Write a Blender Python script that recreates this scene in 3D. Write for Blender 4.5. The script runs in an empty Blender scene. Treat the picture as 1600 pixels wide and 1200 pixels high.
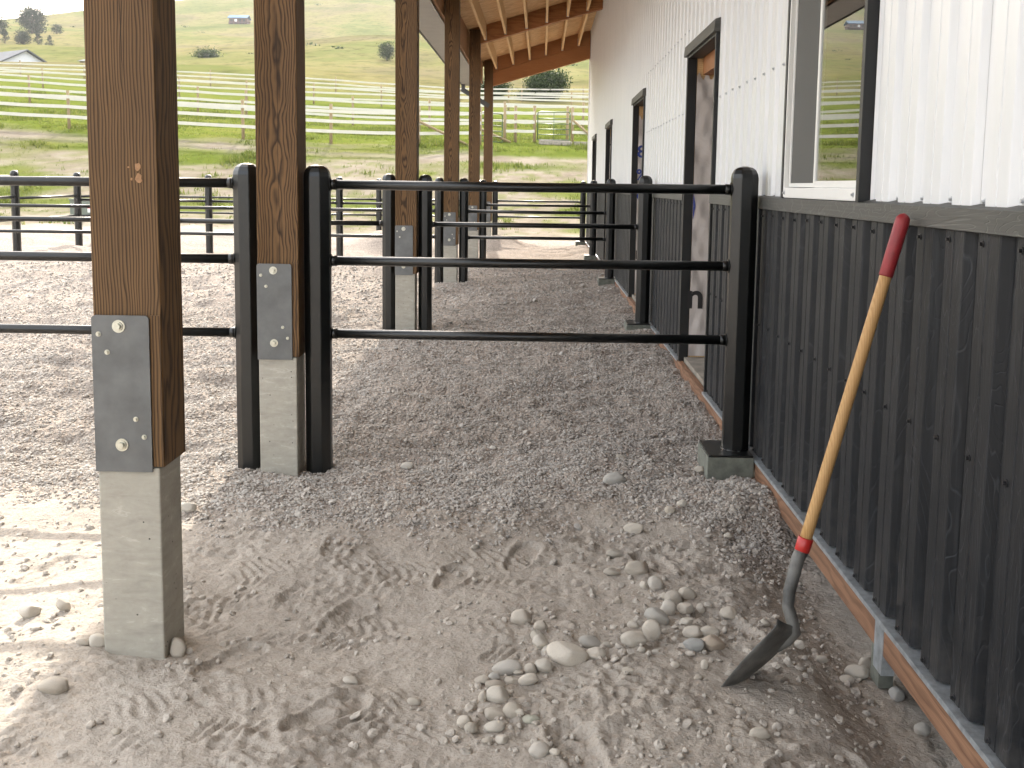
import bpy, bmesh, math, random
import numpy as np
from mathutils import Vector, Matrix, Euler

random.seed(7)
RNG = np.random.default_rng(11)
SC = bpy.context.scene
COL = SC.collection
rad = math.radians

# ------------------------------------------------------------------ camera
cam_data = bpy.data.cameras.new('camera')
cam = bpy.data.objects.new('camera', cam_data)
COL.objects.link(cam)
SC.camera = cam
cam_data.sensor_width = 36.0
cam_data.lens = 36.0 * 1700 / 1600
cam_data.shift_y = -0.06803
cam_data.clip_start = 0.05
cam_data.clip_end = 6000
CYAW, CPITCH, CROLL = -0.0247776, rad(6.8), 0.0127
_fw = Vector((math.sin(CYAW) * math.cos(CPITCH), math.cos(CYAW) * math.cos(CPITCH), -math.sin(CPITCH)))
_r = Vector((math.cos(CYAW), -math.sin(CYAW), 0))
_u = _r.cross(_fw)
_r2 = _r * math.cos(CROLL) + _u * math.sin(CROLL)
_u2 = _u * math.cos(CROLL) - _r * math.sin(CROLL)
_m = Matrix((_r2, _u2, -_fw)).transposed().to_4x4()
_m.translation = Vector((0, 0, 1.4))
cam.matrix_world = _m

# ------------------------------------------------------------------ light
SUN_DIR = Vector((-0.125, 1.58, 1.0)).normalized()      # towards the sun
SUN_EL = math.asin(SUN_DIR.z)
SUN_AZ = math.atan2(SUN_DIR.x, SUN_DIR.y)                # clockwise from +Y
world = bpy.data.worlds.new('World')
SC.world = world
world.use_nodes = True
wn = world.node_tree.nodes
wl = world.node_tree.links
sky = wn.new('ShaderNodeTexSky')
sky.sky_type = 'NISHITA'
sky.sun_disc = False
sky.sun_elevation = SUN_EL
sky.sun_rotation = SUN_AZ
sky.dust_density = 4.0
sky.air_density = 1.0
sky.ozone_density = 0.6
# broken bright cloud over the whole sky
_tc = wn.new('ShaderNodeTexCoord')
_mp = wn.new('ShaderNodeMapping'); _mp.inputs['Scale'].default_value = (1.6, 1.6, 4.5)
_nz = wn.new('ShaderNodeTexNoise'); _nz.inputs['Scale'].default_value = 1.7; _nz.inputs['Detail'].default_value = 7; _nz.inputs['Roughness'].default_value = .58
_rp = wn.new('ShaderNodeValToRGB'); _rp.color_ramp.elements[0].position = .36; _rp.color_ramp.elements[1].position = .56
_mx = wn.new('ShaderNodeMix'); _mx.data_type = 'RGBA'
_mx.inputs[7].default_value = (4.55, 4.5, 4.38, 1)
wl.new(_tc.outputs['Generated'], _mp.inputs['Vector']); wl.new(_mp.outputs[0], _nz.inputs['Vector']); wl.new(_nz.outputs[0], _rp.inputs[0])
wl.new(_rp.outputs[0], _mx.inputs[0]); wl.new(sky.outputs[0], _mx.inputs[6]); wl.new(_mx.outputs[2], wn['Background'].inputs[0])
wn['Background'].inputs[1].default_value = 0.15
sun_data = bpy.data.lights.new('sun', 'SUN')
sun_data.energy = 2.1
sun_data.angle = rad(0.53)
sun_data.color = (1.0, 0.94, 0.85)
sun = bpy.data.objects.new('sun', sun_data)
COL.objects.link(sun)
sun.rotation_euler = SUN_DIR.to_track_quat('Z', 'Y').to_euler()
SC.render.engine = 'CYCLES'
SC.cycles.max_bounces = 7; SC.cycles.diffuse_bounces = 4; SC.cycles.glossy_bounces = 3; SC.cycles.transmission_bounces = 4; SC.cycles.volume_bounces = 0; SC.cycles.transparent_max_bounces = 8
SC.cycles.use_adaptive_sampling = True; SC.cycles.adaptive_threshold = .015
SC.view_settings.view_transform = 'Standard'
SC.view_settings.look = 'None'
SC.view_settings.gamma = 1.0
SC.view_settings.exposure = 2.45
SC.view_settings.use_curve_mapping = False

# ------------------------------------------------------------------ helpers: meshes
class MB:
    """collects boxes, tubes and free faces into one mesh"""
    def __init__(s):
        s.v = []; s.f = []; s.sm = []
    def add(s, vs, fs, smooth=False):
        o = len(s.v)
        s.v += [tuple(p) for p in vs]
        s.f += [tuple(i + o for i in q) for q in fs]
        s.sm += [smooth] * len(fs)
        return s
    def box(s, lo, hi):
        x0, y0, z0 = lo; x1, y1, z1 = hi
        return s.add([(x0, y0, z0), (x1, y0, z0), (x1, y1, z0), (x0, y1, z0), (x0, y0, z1), (x1, y0, z1), (x1, y1, z1), (x0, y1, z1)],
                     [(0, 3, 2, 1), (4, 5, 6, 7), (0, 1, 5, 4), (1, 2, 6, 5), (2, 3, 7, 6), (3, 0, 4, 7)])
    def hexa(s, p):
        return s.add(p, [(0, 3, 2, 1), (4, 5, 6, 7), (0, 1, 5, 4), (1, 2, 6, 5), (2, 3, 7, 6), (3, 0, 4, 7)])
    def beam(s, a, b, w, h, up=(0, 0, 1)):
        a = Vector(a); b = Vector(b); d = (b - a).normalized(); u = Vector(up)
        sd = d.cross(u).normalized(); u = sd.cross(d)
        p = []
        for uu in (-h / 2, h / 2):
            for q, ss in ((a, -1), (a, 1), (b, 1), (b, -1)):
                p.append(q + sd * ss * w / 2 + u * uu)
        return s.hexa(p)
    def tube(s, pts, rs, n=12, cap=True, smooth=True, phase=0.0):
        pts = [Vector(p) for p in pts]
        if not hasattr(rs, '__len__'): rs = [rs] * len(pts)
        rings = []
        ref = None
        for i, p in enumerate(pts):
            d = (pts[min(i + 1, len(pts) - 1)] - pts[max(i - 1, 0)]).normalized()
            if ref is None:
                ref = Vector((0, 0, 1)) if abs(d.z) < .9 else Vector((0, 1, 0))
            a = d.cross(ref).normalized(); b = a.cross(d); ref = b
            rings.append([p + (a * math.cos(t) + b * math.sin(t)) * rs[i] for t in [phase + 2 * math.pi * k / n for k in range(n)]])
        vs = [q for r in rings for q in r]; fs = []
        for i in range(len(pts) - 1):
            for k in range(n):
                fs.append((i * n + k, i * n + (k + 1) % n, (i + 1) * n + (k + 1) % n, (i + 1) * n + k))
        s.add(vs, fs, smooth)
        if cap:
            o = len(pts) - 1
            s.add(rings[0], [tuple(range(n))[::-1]]); s.add(rings[-1], [tuple(range(n))])
        return s

ORIG = {}
def mesh_from(mb, name, mat=None, origin=(0, 0, 0), bevel=0.0, seg=2):
    me = bpy.data.meshes.new(name)
    v = np.array(mb.v, dtype=float) - np.array(origin)
    me.from_pydata([tuple(q) for q in v], [], mb.f)
    bm = bmesh.new(); bm.from_mesh(me)
    sm = mb.sm
    bm.faces.ensure_lookup_table()
    for i, fc in enumerate(bm.faces): fc.smooth = sm[i]
    bmesh.ops.remove_doubles(bm, verts=bm.verts, dist=1e-5)
    bmesh.ops.recalc_face_normals(bm, faces=bm.faces)
    if bevel:
        ed = [e for e in bm.edges if len(e.link_faces) == 2 and e.calc_face_angle(0) > 0.5]
        bmesh.ops.bevel(bm, geom=ed, offset=bevel, segments=seg, affect='EDGES', profile=0.5)
    bm.to_mesh(me); bm.free()
    if mat: me.materials.append(mat)
    return me

def put(name, me, parent=None, loc=(0, 0, 0), rot=(0, 0, 0), scale=(1, 1, 1)):
    o = bpy.data.objects.new(name, me)
    COL.objects.link(o)
    o.location = loc; o.rotation_euler = rot; o.scale = scale
    if parent: o.parent = parent
    return o

def obj(name, mb, mat, parent=None, bevel=0.0, seg=2):
    """one mesh object from a builder in world coordinates"""
    org = ORIG.get(parent.name, (0, 0, 0)) if parent else (0, 0, 0)
    o = put(name, mesh_from(mb, name, mat, org, bevel, seg), parent)
    if parent: ORIG[o.name] = org
    return o

def tag(o, label, cat, group=None):
    o['label'] = label; o['category'] = cat
    if group: o['group'] = group
    return o

def thing(name, label, cat, loc=(0, 0, 0), group=None):
    o = bpy.data.objects.new(name, None); COL.objects.link(o)
    o.empty_display_size = 0.2
    o.location = loc
    ORIG[o.name] = tuple(loc)
    return tag(o, label, cat, group)

def copy_tree(o, parent=None):
    c = o.copy(); COL.objects.link(c); c.parent = parent
    for ch in list(o.children):
        copy_tree(ch, c)
    return c

# ------------------------------------------------------------------ helpers: noise
def _hash(ix, iy, seed):
    n = (ix.astype(np.int64) * 374761393 + iy.astype(np.int64) * 668265263 + seed * 1442695041) & 0x7fffffff
    n = ((n ^ (n >> 13)) * 1274126177) & 0x7fffffff
    n = n ^ (n >> 16)
    return n
def perlin(x, y, seed=0):
    x = np.asarray(x, float); y = np.asarray(y, float)
    ix = np.floor(x); iy = np.floor(y); fx = x - ix; fy = y - iy
    u = fx * fx * fx * (fx * (fx * 6 - 15) + 10); v = fy * fy * fy * (fy * (fy * 6 - 15) + 10)
    def g(dx, dy):
        a = (_hash(ix + dx, iy + dy, seed) % 4096) * (2 * math.pi / 4096)
        return np.cos(a) * (fx - dx) + np.sin(a) * (fy - dy)
    n0 = g(0, 0) * (1 - u) + g(1, 0) * u
    n1 = g(0, 1) * (1 - u) + g(1, 1) * u
    return (n0 * (1 - v) + n1 * v) * 1.5
def fbm(x, y, s, oct=4, seed=0, gain=.5):
    t = 0; a = 1.0
    for k in range(oct):
        t = t + a * perlin(np.asarray(x) / s, np.asarray(y) / s, seed + k * 17); s = s / 2.03; a *= gain
    return t
def sstep(a, b, x):
    t = np.clip((np.asarray(x, float) - a) / (b - a), 0, 1)
    return t * t * (3 - 2 * t)

# ------------------------------------------------------------------ helpers: materials
def new_mat(name):
    m = bpy.data.materials.new(name); m.use_nodes = True
    nt = m.node_tree
    return m, nt, nt.nodes['Principled BSDF']
class NT:
    def __init__(s, nt): s.nt = nt
    def n(s, typ, **kw):
        nd = s.nt.nodes.new(typ)
        for k, v in kw.items():
            if k in ('ins',):
                for a, b in v.items():
                    if hasattr(b, 'is_linked') or hasattr(b, 'links'): s.nt.links.new(b, nd.inputs[a])
                    else: nd.inputs[a].default_value = b
            else: setattr(nd, k, v)
        return nd
    def l(s, a, b): s.nt.links.new(a, b)
    def math(s, op, a, b=None, c=None):
        nd = s.nt.nodes.new('ShaderNodeMath'); nd.operation = op
        for i, q in enumerate((a, b, c)):
            if q is None: continue
            if hasattr(q, 'links'): s.nt.links.new(q, nd.inputs[i])
            else: nd.inputs[i].default_value = q
        return nd.outputs[0]
    def vmath(s, op, a, b=None):
        nd = s.nt.nodes.new('ShaderNodeVectorMath'); nd.operation = op
        for i, q in enumerate((a, b)):
            if q is None: continue
            if hasattr(q, 'links'): s.nt.links.new(q, nd.inputs[i])
            else: nd.inputs[i].default_value = q
        return nd.outputs[0]
    def noise(s, vec, scale, detail=4, rough=.55, dist=0.0):
        nd = s.nt.nodes.new('ShaderNodeTexNoise')
        nd.inputs['Scale'].default_value = scale; nd.inputs['Detail'].default_value = detail
        nd.inputs['Roughness'].default_value = rough; nd.inputs['Distortion'].default_value = dist
        if vec is not None: s.nt.links.new(vec, nd.inputs['Vector'])
        return nd.outputs[0]
    def ramp(s, fac, stops, interp='LINEAR'):
        nd = s.nt.nodes.new('ShaderNodeValToRGB'); cr = nd.color_ramp; cr.interpolation = interp
        while len(cr.elements) < len(stops): cr.elements.new(0.5)
        for e, (p, c) in zip(cr.elements, stops):
            e.position = p; e.color = (*c, 1) if len(c) == 3 else c
        s.nt.links.new(fac, nd.inputs[0])
        return nd.outputs[0]
    def mix(s, fac, a, b, blend='MIX'):
        nd = s.nt.nodes.new('ShaderNodeMix'); nd.data_type = 'RGBA'; nd.blend_type = blend
        for k, q in ((0, fac), (6, a), (7, b)):
            if hasattr(q, 'links'): s.nt.links.new(q, nd.inputs[k])
            elif k == 0: nd.inputs[0].default_value = q
            else: nd.inputs[k].default_value = (*q, 1)
        return nd.outputs[2]
    def bump(s, h, strength=.5, dist=.01):
        nd = s.nt.nodes.new('ShaderNodeBump'); nd.inputs['Strength'].default_value = strength
        nd.inputs['Distance'].default_value = dist
        s.nt.links.new(h, nd.inputs['Height'])
        return nd.outputs[0]
    def coord(s, kind='Object', rnd=0.0, scale=(1, 1, 1)):
        v = s.nt.nodes.new('ShaderNodeTexCoord').outputs[kind]
        if rnd:
            oi = s.nt.nodes.new('ShaderNodeObjectInfo').outputs['Random']
            cb = s.nt.nodes.new('ShaderNodeCombineXYZ')
            for i, k in enumerate((.37, .71, 1.0)):
                s.nt.links.new(s.math('MULTIPLY', oi, rnd * k), cb.inputs[i])
            v = s.vmath('ADD', v, cb.outputs[0])
        if scale != (1, 1, 1): v = s.vmath('MULTIPLY', v, scale)
        return v

def wood_mat(name, dark, light, ring=110.0, centre=(.05, .1), wobble=.05, rough=.6, rnd=6.0, axis='Z', streak=.5, bstr=.25, zs=.35):
    """growth rings round an axis, stretched along it"""
    m, nt, b = new_mat(name); g = NT(nt)
    v0 = g.coord('Object')
    oi = nt.nodes.new('ShaderNodeObjectInfo').outputs['Random']
    sep = nt.nodes.new('ShaderNodeSeparateXYZ'); g.l(v0, sep.inputs[0])
    a, c, l = {'Z': (0, 1, 2), 'Y': (0, 2, 1), 'X': (1, 2, 0)}[axis]
    P = sep.outputs
    cb = nt.nodes.new('ShaderNodeCombineXYZ')
    g.l(P[a], cb.inputs[0]); g.l(P[c], cb.inputs[1])
    g.l(g.math('ADD', g.math('MULTIPLY', P[l], zs), g.math('MULTIPLY', oi, rnd)), cb.inputs[2])
    vec = cb.outputs[0]
    n1 = g.noise(vec, 3.2, 3, .5)
    n2 = g.noise(vec, 9.0, 2, .5)
    cx = g.math('ADD', P[a], g.math('MULTIPLY', g.math('SUBTRACT', oi, .5), .1))
    dx = g.math('ADD', cx, centre[0]); dy = g.math('ADD', P[c], centre[1])
    r = g.math('SQRT', g.math('ADD', g.math('MULTIPLY', dx, dx), g.math('MULTIPLY', dy, dy)))
    r = g.math('ADD', r, g.math('MULTIPLY', g.math('SUBTRACT', n1, .5), wobble))
    r = g.math('ADD', r, g.math('MULTIPLY', g.math('SUBTRACT', n2, .5), wobble * .25))
    irr = g.noise(g.vmath('MULTIPLY', vec, (1, 1, .3)), 34., 2, .5)
    r = g.math('ADD', r, g.math('MULTIPLY', g.math('SUBTRACT', irr, .5), 1.3 / ring))
    ph = g.math('FRACT', g.math('MULTIPLY', r, ring))
    # fibre streaks
    cb2 = nt.nodes.new('ShaderNodeCombineXYZ')
    g.l(g.math('MULTIPLY', P[a], 260.), cb2.inputs[0]); g.l(g.math('MULTIPLY', P[c], 260.), cb2.inputs[1]); g.l(g.math('MULTIPLY', P[l], 4.), cb2.inputs[2])
    fib = g.noise(cb2.outputs[0], 1.0, 3, .6)
    ringc = g.ramp(ph, [(0.0, dark), (.45, light), (.72, light), (.95, dark), (1.0, dark)])
    blotch = g.noise(vec, 5., 3, .6)
    col = g.mix(streak, ringc, g.ramp(fib, [(.3, dark), (.7, light)]))
    if 'timber' in name:
        cb3 = nt.nodes.new('ShaderNodeCombineXYZ'); g.l(P[l], cb3.inputs[2]); g.l(g.math('MULTIPLY', oi, 40.), cb3.inputs[0])
        cn = g.noise(cb3.outputs[0], 2.2, 4, .6)
        dd_ = g.math('ABSOLUTE', g.math('ADD', g.math('SUBTRACT', P[a], .014), g.math('MULTIPLY', g.math('SUBTRACT', cn, .5), .035)))
        crack = g.math('MULTIPLY', g.ramp(g.math('MULTIPLY', dd_, 400.), [(.25, (1, 1, 1)), (.5, (0, 0, 0))]), g.ramp(g.noise(cb3.outputs[0], 1.1, 2, .5), [(.45, (0, 0, 0)), (.5, (1, 1, 1))]))
        col = g.mix(crack, col, (.006, .004, .003))
    col = g.mix(g.math('MULTIPLY', g.ramp(blotch, [(.35, (1, 1, 1)), (.65, (0, 0, 0))]), .25), col, dark)
    g.l(col, b.inputs['Base Color']); b.inputs['Roughness'].default_value = rough; b.inputs['Specular IOR Level'].default_value = .25
    h = g.math('ADD', ph, g.math('MULTIPLY', fib, .8))
    g.l(g.bump(h, bstr, .004), b.inputs['Normal'])
    return m

def plain_mat(name, col, rough=.5, metal=0.0, var=.25, scale=8.0, bump=0.0, bscale=120., spec=.5, coat=0.0, rnd=3.0):
    m, nt, b = new_mat(name); g = NT(nt)
    v = g.coord('Object', rnd)
    n = g.noise(v, scale, 5, .6)
    c0 = tuple(q * (1 - var) for q in col); c1 = tuple(min(1, q * (1 + var)) for q in col)
    g.l(g.ramp(n, [(.3, c0), (.7, c1)]), b.inputs['Base Color'])
    b.inputs['Roughness'].default_value = rough; b.inputs['Metallic'].default_value = metal
    b.inputs['Specular IOR Level'].default_value = spec
    b.inputs['Coat Weight'].default_value = coat
    if bump: g.l(g.bump(g.noise(v, bscale, 3, .6), bump, .003), b.inputs['Normal'])
    return m

M = {}
M['timber'] = wood_mat('stained_timber', (.030, .0150, .0060), (.170, .095, .039), ring=118, centre=(.42, .10), wobble=.075, rough=.62, streak=.18, bstr=.35)
M['timber_swirl'] = wood_mat('stained_timber_swirl', (.027, .0135, .0055), (.168, .092, .037), ring=85, centre=(0.0, .12), wobble=.12, rough=.62, streak=.15, bstr=.35, zs=.5)
M['beam'] = wood_mat('roof_beam_wood', (.21, .080, .028), (.40, .185, .072), ring=60, centre=(.03, .3), wobble=.08, axis='X', rough=.65, bstr=.12)
M['header'] = wood_mat('header_wood', (.16, .075, .03), (.36, .19, .085), ring=60, centre=(.3, .03), wobble=.06, axis='Y', rough=.65, bstr=.12)
M['purlin'] = wood_mat('fresh_pine', (.46, .28, .125), (.68, .47, .25), ring=70, centre=(.3, .02), wobble=.05, axis='Y', rough=.7, bstr=.1)
M['skirt'] = wood_mat('treated_skirt_wood', (.115, .058, .034), (.30, .165, .098), ring=45, centre=(.12, .02), wobble=.16, axis='Y', rough=.75, bstr=.25)
M['handle'] = wood_mat('ash_handle', (.36, .20, .075), (.52, .325, .14), ring=160, centre=(.2, .05), wobble=.03, rough=.45, bstr=.05)
M['paddock_post'] = wood_mat('paddock_post_wood', (.17, .122, .066), (.31, .24, .14), ring=60, centre=(.05, .05), wobble=.05, rough=.8, bstr=.2)
M['black'] = plain_mat('black_painted_steel', (.0055, .0058, .0055), .30, 0, .35, 14, .05, 60, .5)
M['charcoal'] = plain_mat('charcoal_trim', (.0075, .0078, .008), .5, 0, .2, 10)
M['plate'] = plain_mat('grey_painted_plate', (.118, .121, .120), .42, .0, .22, 9, .03, 300)
M['zinc'] = plain_mat('zinc_bolt', (.50, .49, .42), .38, .8, .15, 60)
M['galv'] = plain_mat('galvanised_steel', (.40, .43, .45), .42, .6, .3, 30, .05, 200)
M['white_metal'] = None
M['grip'] = plain_mat('red_rubber_grip', (.24, .018, .022), .5, 0, .15, 30, .08, 300)
M['band'] = plain_mat('red_plastic_band', (.42, .022, .018), .35, 0, .1, 20)
M['blade'] = plain_mat('worn_grey_blade', (.11, .107, .098), .55, .15, .55, 14, .12, 90)
M['vinyl'] = plain_mat('white_vinyl', (.78, .78, .76), .35, 0, .03, 5)
M['soffit'] = plain_mat('grey_soffit', (.24, .23, .215), .5, 0, .08, 5)
M['fascia'] = plain_mat('dark_fascia', (.05, .05, .05), .5, 0, .1, 5)
M['roofmetal'] = plain_mat('dark_roof_metal', (.06, .062, .065), .45, .3, .1, 3)
M['board'] = plain_mat('white_fence_board', (.50, .48, .42), .6, 0, .05, 3, spec=.2)
M['gate'] = plain_mat('green_tube_gate', (.018, .052, .03), .4, 0, .2, 5)
M['dark'] = plain_mat('dark_interior', (.05, .045, .04), .9, 0, .2, 4)
M['interior'] = plain_mat('interior_lining', (.30, .27, .24), .9, 0, .2, 2)
M['oldwood'] = plain_mat('weathered_grey_wood', (.25, .22, .18), .9, 0, .3, 12, .3, 60)
M['footing'] = plain_mat('green_grey_concrete', (.135, .14, .115), .85, 0, .3, 22, .3, 150)
M['black_ink'] = plain_mat('black_ink', (.02, .018, .018), .6, 0, .2, 20)
M['blue_ink'] = plain_mat('blue_ink', (.03, .055, .26), .6, 0, .2, 20)
M['screw_dark'] = plain_mat('dark_screw', (.02, .02, .022), .4, .3, .2, 20)
M['screw_light'] = plain_mat('light_screw', (.55, .57, .60), .35, .6, .2, 20)

def m_concrete():
    m, nt, b = new_mat('cast_concrete'); g = NT(nt)
    v = g.coord('Object', 5.0)
    st = g.noise(g.vmath('MULTIPLY', v, (1.6, 1.6, 5.5)), 6, 6, .62, .5)
    tone_fac = g.noise(v, 60, 4, .6)
    big = g.noise(v, 5, 3, .6)
    col = g.ramp(st, [(.28, (.32, .298, .25)), (.5, (.405, .38, .325)), (.60, (.43, .405, .345)), (.645, (.53, .50, .44)), (.68, (.42, .395, .335)), (.9, (.37, .345, .29))])
    col = g.mix(g.math('MULTIPLY', tone_fac, .4), col, (.20, .19, .16))
    col = g.mix(g.math('MULTIPLY', g.ramp(big, [(.45, (0, 0, 0)), (.7, (1, 1, 1))]), .4), col, (.34, .325, .27))
    vo = nt.nodes.new('ShaderNodeTexVoronoi'); vo.inputs['Scale'].default_value = 38; vo.inputs['Randomness'].default_value = 1.0
    g.l(v, vo.inputs['Vector'])
    pit = g.ramp(vo.outputs['Distance'], [(.0, (1, 1, 1)), (.085, (1, 1, 1)), (.12, (0, 0, 0))])
    keep = g.ramp(g.noise(v, 17, 1, .5), [(.52, (0, 0, 0)), (.56, (1, 1, 1))])
    pit = g.math('MULTIPLY', pit, keep)
    col = g.mix(pit, col, (.05, .048, .04))
    g.l(col, b.inputs['Base Color']); b.inputs['Roughness'].default_value = .85
    g.l(g.bump(g.math('SUBTRACT', g.math('ADD', g.math('MULTIPLY', st, .5), g.math('MULTIPLY', tone_fac, .3)), g.math('MULTIPLY', pit, 1.0)), .45, .006), b.inputs['Normal'])
    return m
M['concrete'] = m_concrete()

def m_white_siding():
    m, nt, b = new_mat('white_ribbed_steel'); g = NT(nt)
    v = g.coord('Object')
    n = g.noise(g.vmath('MULTIPLY', v, (1, 1, .25)), 4, 5, .6)
    sc = g.noise(g.vmath('MULTIPLY', v, (30, 30, 1.5)), 3, 3, .6)
    col = g.ramp(n, [(.3, (.66, .675, .69)), (.7, (.72, .73, .74))])
    col = g.mix(g.math('MULTIPLY', g.ramp(sc, [(.60, (0, 0, 0)), (.75, (1, 1, 1))]), .25), col, (.62, .62, .61))
    g.l(col, b.inputs['Base Color']); b.inputs['Roughness'].default_value = .33
    g.l(g.bump(n, .12, .01), b.inputs['Normal'])
    return m
M['white_metal'] = m_white_siding()

def m_wainscot(name='charcoal_woodgrain_steel', base=(.0102, .0112, .0132), line=(.046, .049, .054), ax=1, rot=False):
    """painted steel printed and embossed with a wood grain"""
    m, nt, b = new_mat(name); g = NT(nt)
    v0 = g.coord('Object')
    sep = nt.nodes.new('ShaderNodeSeparateXYZ'); g.l(v0, sep.inputs[0])
    P = sep.outputs
    Y, Z = (P[1], P[2]) if not rot else (P[2], P[1])
    cb = nt.nodes.new('ShaderNodeCombineXYZ')
    g.l(g.math('MULTIPLY', Y, 7.0), cb.inputs[0]); g.l(g.math('MULTIPLY', Z, 1.3), cb.inputs[1])
    n = g.noise(cb.outputs[0], 1.0, 3, .45, .6)
    ph = g.math('FRACT', g.math('MULTIPLY', n, 26.))
    ln = g.ramp(ph, [(0, (0, 0, 0)), (.40, (0, 0, 0)), (.5, (1, 1, 1)), (.6, (0, 0, 0)), (1, (0, 0, 0))])
    cb2 = nt.nodes.new('ShaderNodeCombineXYZ')
    g.l(g.math('MULTIPLY', Y, 150.), cb2.inputs[0]); g.l(g.math('MULTIPLY', Z, 2.2), cb2.inputs[1])
    f = g.noise(cb2.outputs[0], 1.0, 4, .6)
    fade = g.ramp(g.noise(cb.outputs[0], 1.7, 3, .6), [(.38, (0, 0, 0)), (.68, (1, 1, 1))])
    dust = g.noise(v0, 3.0, 5, .65)
    col = g.mix(g.math('MULTIPLY', g.math('MULTIPLY', ln, fade), .8), base, line)
    col = g.mix(g.math('MULTIPLY', g.ramp(f, [(.50, (0, 0, 0)), (.72, (1, 1, 1))]), .45), col, line)
    col = g.mix(g.math('MULTIPLY', g.ramp(dust, [(.5, (0, 0, 0)), (.78, (1, 1, 1))]), .15), col, (.07, .068, .066))
    mud = g.math('MULTIPLY', g.ramp(P[2], [(.12, (1, 1, 1)), (.42, (0, 0, 0))]), g.ramp(g.noise(v0, 9.0, 6, .7), [(.45, (0, 0, 0)), (.72, (1, 1, 1))]))
    col = g.mix(g.math('MULTIPLY', mud, .28), col, (.17, .15, .13))
    g.l(col, b.inputs['Base Color']); b.inputs['Roughness'].default_value = .5; b.inputs['Specular IOR Level'].default_value = .26
    h = g.math('SUBTRACT', g.math('MULTIPLY', f, .5), g.math('MULTIPLY', ln, .6))
    g.l(g.bump(h, .35, .004), b.inputs['Normal'])
    return m
M['wainscot'] = m_wainscot()
M['trim'] = m_wainscot('sky_lit_woodgrain_trim', (.072, .072, .066), (.15, .15, .14), rot=True)  # charcoal trim lightened to grey: the sky light on it is in the colour

def m_wrap():
    m, nt, b = new_mat('house_wrap'); g = NT(nt)
    v = g.coord('Object')
    n = g.noise(g.vmath('MULTIPLY', v, (1, 2.0, .8)), 5, 4, .55, .5)
    wv = nt.nodes.new('ShaderNodeTexWave'); wv.inputs['Scale'].default_value = 4.0; wv.inputs['Distortion'].default_value = 3.0
    wv.bands_direction = 'DIAGONAL'
    g.l(g.vmath('MULTIPLY', v, (1, 2.2, .55)), wv.inputs['Vector'])
    g.l(g.ramp(n, [(.3, (.50, .45, .42)), (.7, (.60, .55, .52))]), b.inputs['Base Color'])
    b.inputs['Roughness'].default_value = .45
    g.l(g.bump(g.math('ADD', g.math('MULTIPLY', wv.outputs['Fac'], .5), n), .5, .03), b.inputs['Normal'])
    return m
M['wrap'] = m_wrap()

def m_osb():
    m, nt, b = new_mat('osb_sheathing'); g = NT(nt)
    v = g.coord('Object')
    vo = nt.nodes.new('ShaderNodeTexVoronoi'); vo.inputs['Scale'].default_value = 1.0
    g.l(g.vmath('MULTIPLY', v, (9., 24., 9.)), vo.inputs['Vector'])
    n = g.noise(g.vmath('MULTIPLY', v, (5, 18, 5)), 2.0, 4, .6)
    col = g.mix(.55, vo.outputs['Color'], g.ramp(n, [(.3, (.3, .3, .3)), (.7, (.8, .8, .8))]))
    bw = nt.nodes.new('ShaderNodeRGBToBW'); g.l(col, bw.inputs[0])
    g.l(g.ramp(bw.outputs[0], [(.2, (.34, .18, .072)), (.5, (.55, .335, .15)), (.8, (.70, .49, .26))]), b.inputs['Base Color'])
    b.inputs['Roughness'].default_value = .7
    return m
M['osb'] = m_osb()

def m_glass():
    m, nt, b = new_mat('window_glass'); g = NT(nt)
    out = nt.nodes['Material Output']
    tr = nt.nodes.new('ShaderNodeBsdfTransparent'); tr.inputs[0].default_value = (.70, .74, .73, 1)
    gl = nt.nodes.new('ShaderNodeBsdfGlossy'); gl.inputs['Roughness'].default_value = .004
    v = g.coord('Object')
    g.l(g.bump(g.noise(v, 1.4, 1, .3), .012, .02), gl.inputs['Normal'])
    fr = nt.nodes.new('ShaderNodeFresnel'); fr.inputs['IOR'].default_value = 1.5
    k = g.math('MINIMUM', g.math('MULTIPLY', fr.outputs[0], 2.1), 1.0)   # two glass faces and a coating
    mx = nt.nodes.new('ShaderNodeMixShader')
    g.l(k, mx.inputs[0]); g.l(tr.outputs[0], mx.inputs[1]); g.l(gl.outputs[0], mx.inputs[2]); g.l(mx.outputs[0], out.inputs[0])
    return m
M['glass'] = m_glass()
def m_screen():
    m, nt, b = new_mat('insect_screen'); g = NT(nt)
    out = nt.nodes['Material Output']
    tr = nt.nodes.new('ShaderNodeBsdfTransparent')
    b.inputs['Base Color'].default_value = (.085, .085, .08, 1); b.inputs['Roughness'].default_value = .7
    mx = nt.nodes.new('ShaderNodeMixShader'); mx.inputs[0].default_value = .88
    g.l(tr.outputs[0], mx.inputs[1]); g.l(b.outputs[0], mx.inputs[2]); g.l(mx.outputs[0], out.inputs[0])
    return m
M['screen'] = m_screen()

def m_stone():
    m, nt, b = new_mat('river_stone'); g = NT(nt)
    oi = nt.nodes.new('ShaderNodeObjectInfo')
    v = g.coord('Object', 9.0)
    n = g.noise(v, 2.2, 5, .6)
    f = g.noise(v, 14., 4, .7)
    base = g.ramp(oi.outputs['Random'], [(0, (.46, .42, .365)), (.3, (.55, .505, .44)), (.55, (.50, .47, .42)), (.8, (.60, .555, .485)), (1, (.44, .42, .39))])
    base = g.mix(1.0, base, oi.outputs['Color'], 'MULTIPLY')
    col = g.mix(g.math('MULTIPLY', n, .35), base, (.46, .41, .345))
    col = g.mix(g.math('MULTIPLY', g.ramp(f, [(.5, (0, 0, 0)), (.8, (1, 1, 1))]), .35), col, (.20, .18, .155))
    g.l(col, b.inputs['Base Color']); b.inputs['Roughness'].default_value = .9
    g.l(g.bump(g.math('ADD', f, n), .35, .05), b.inputs['Normal'])
    return m
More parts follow.
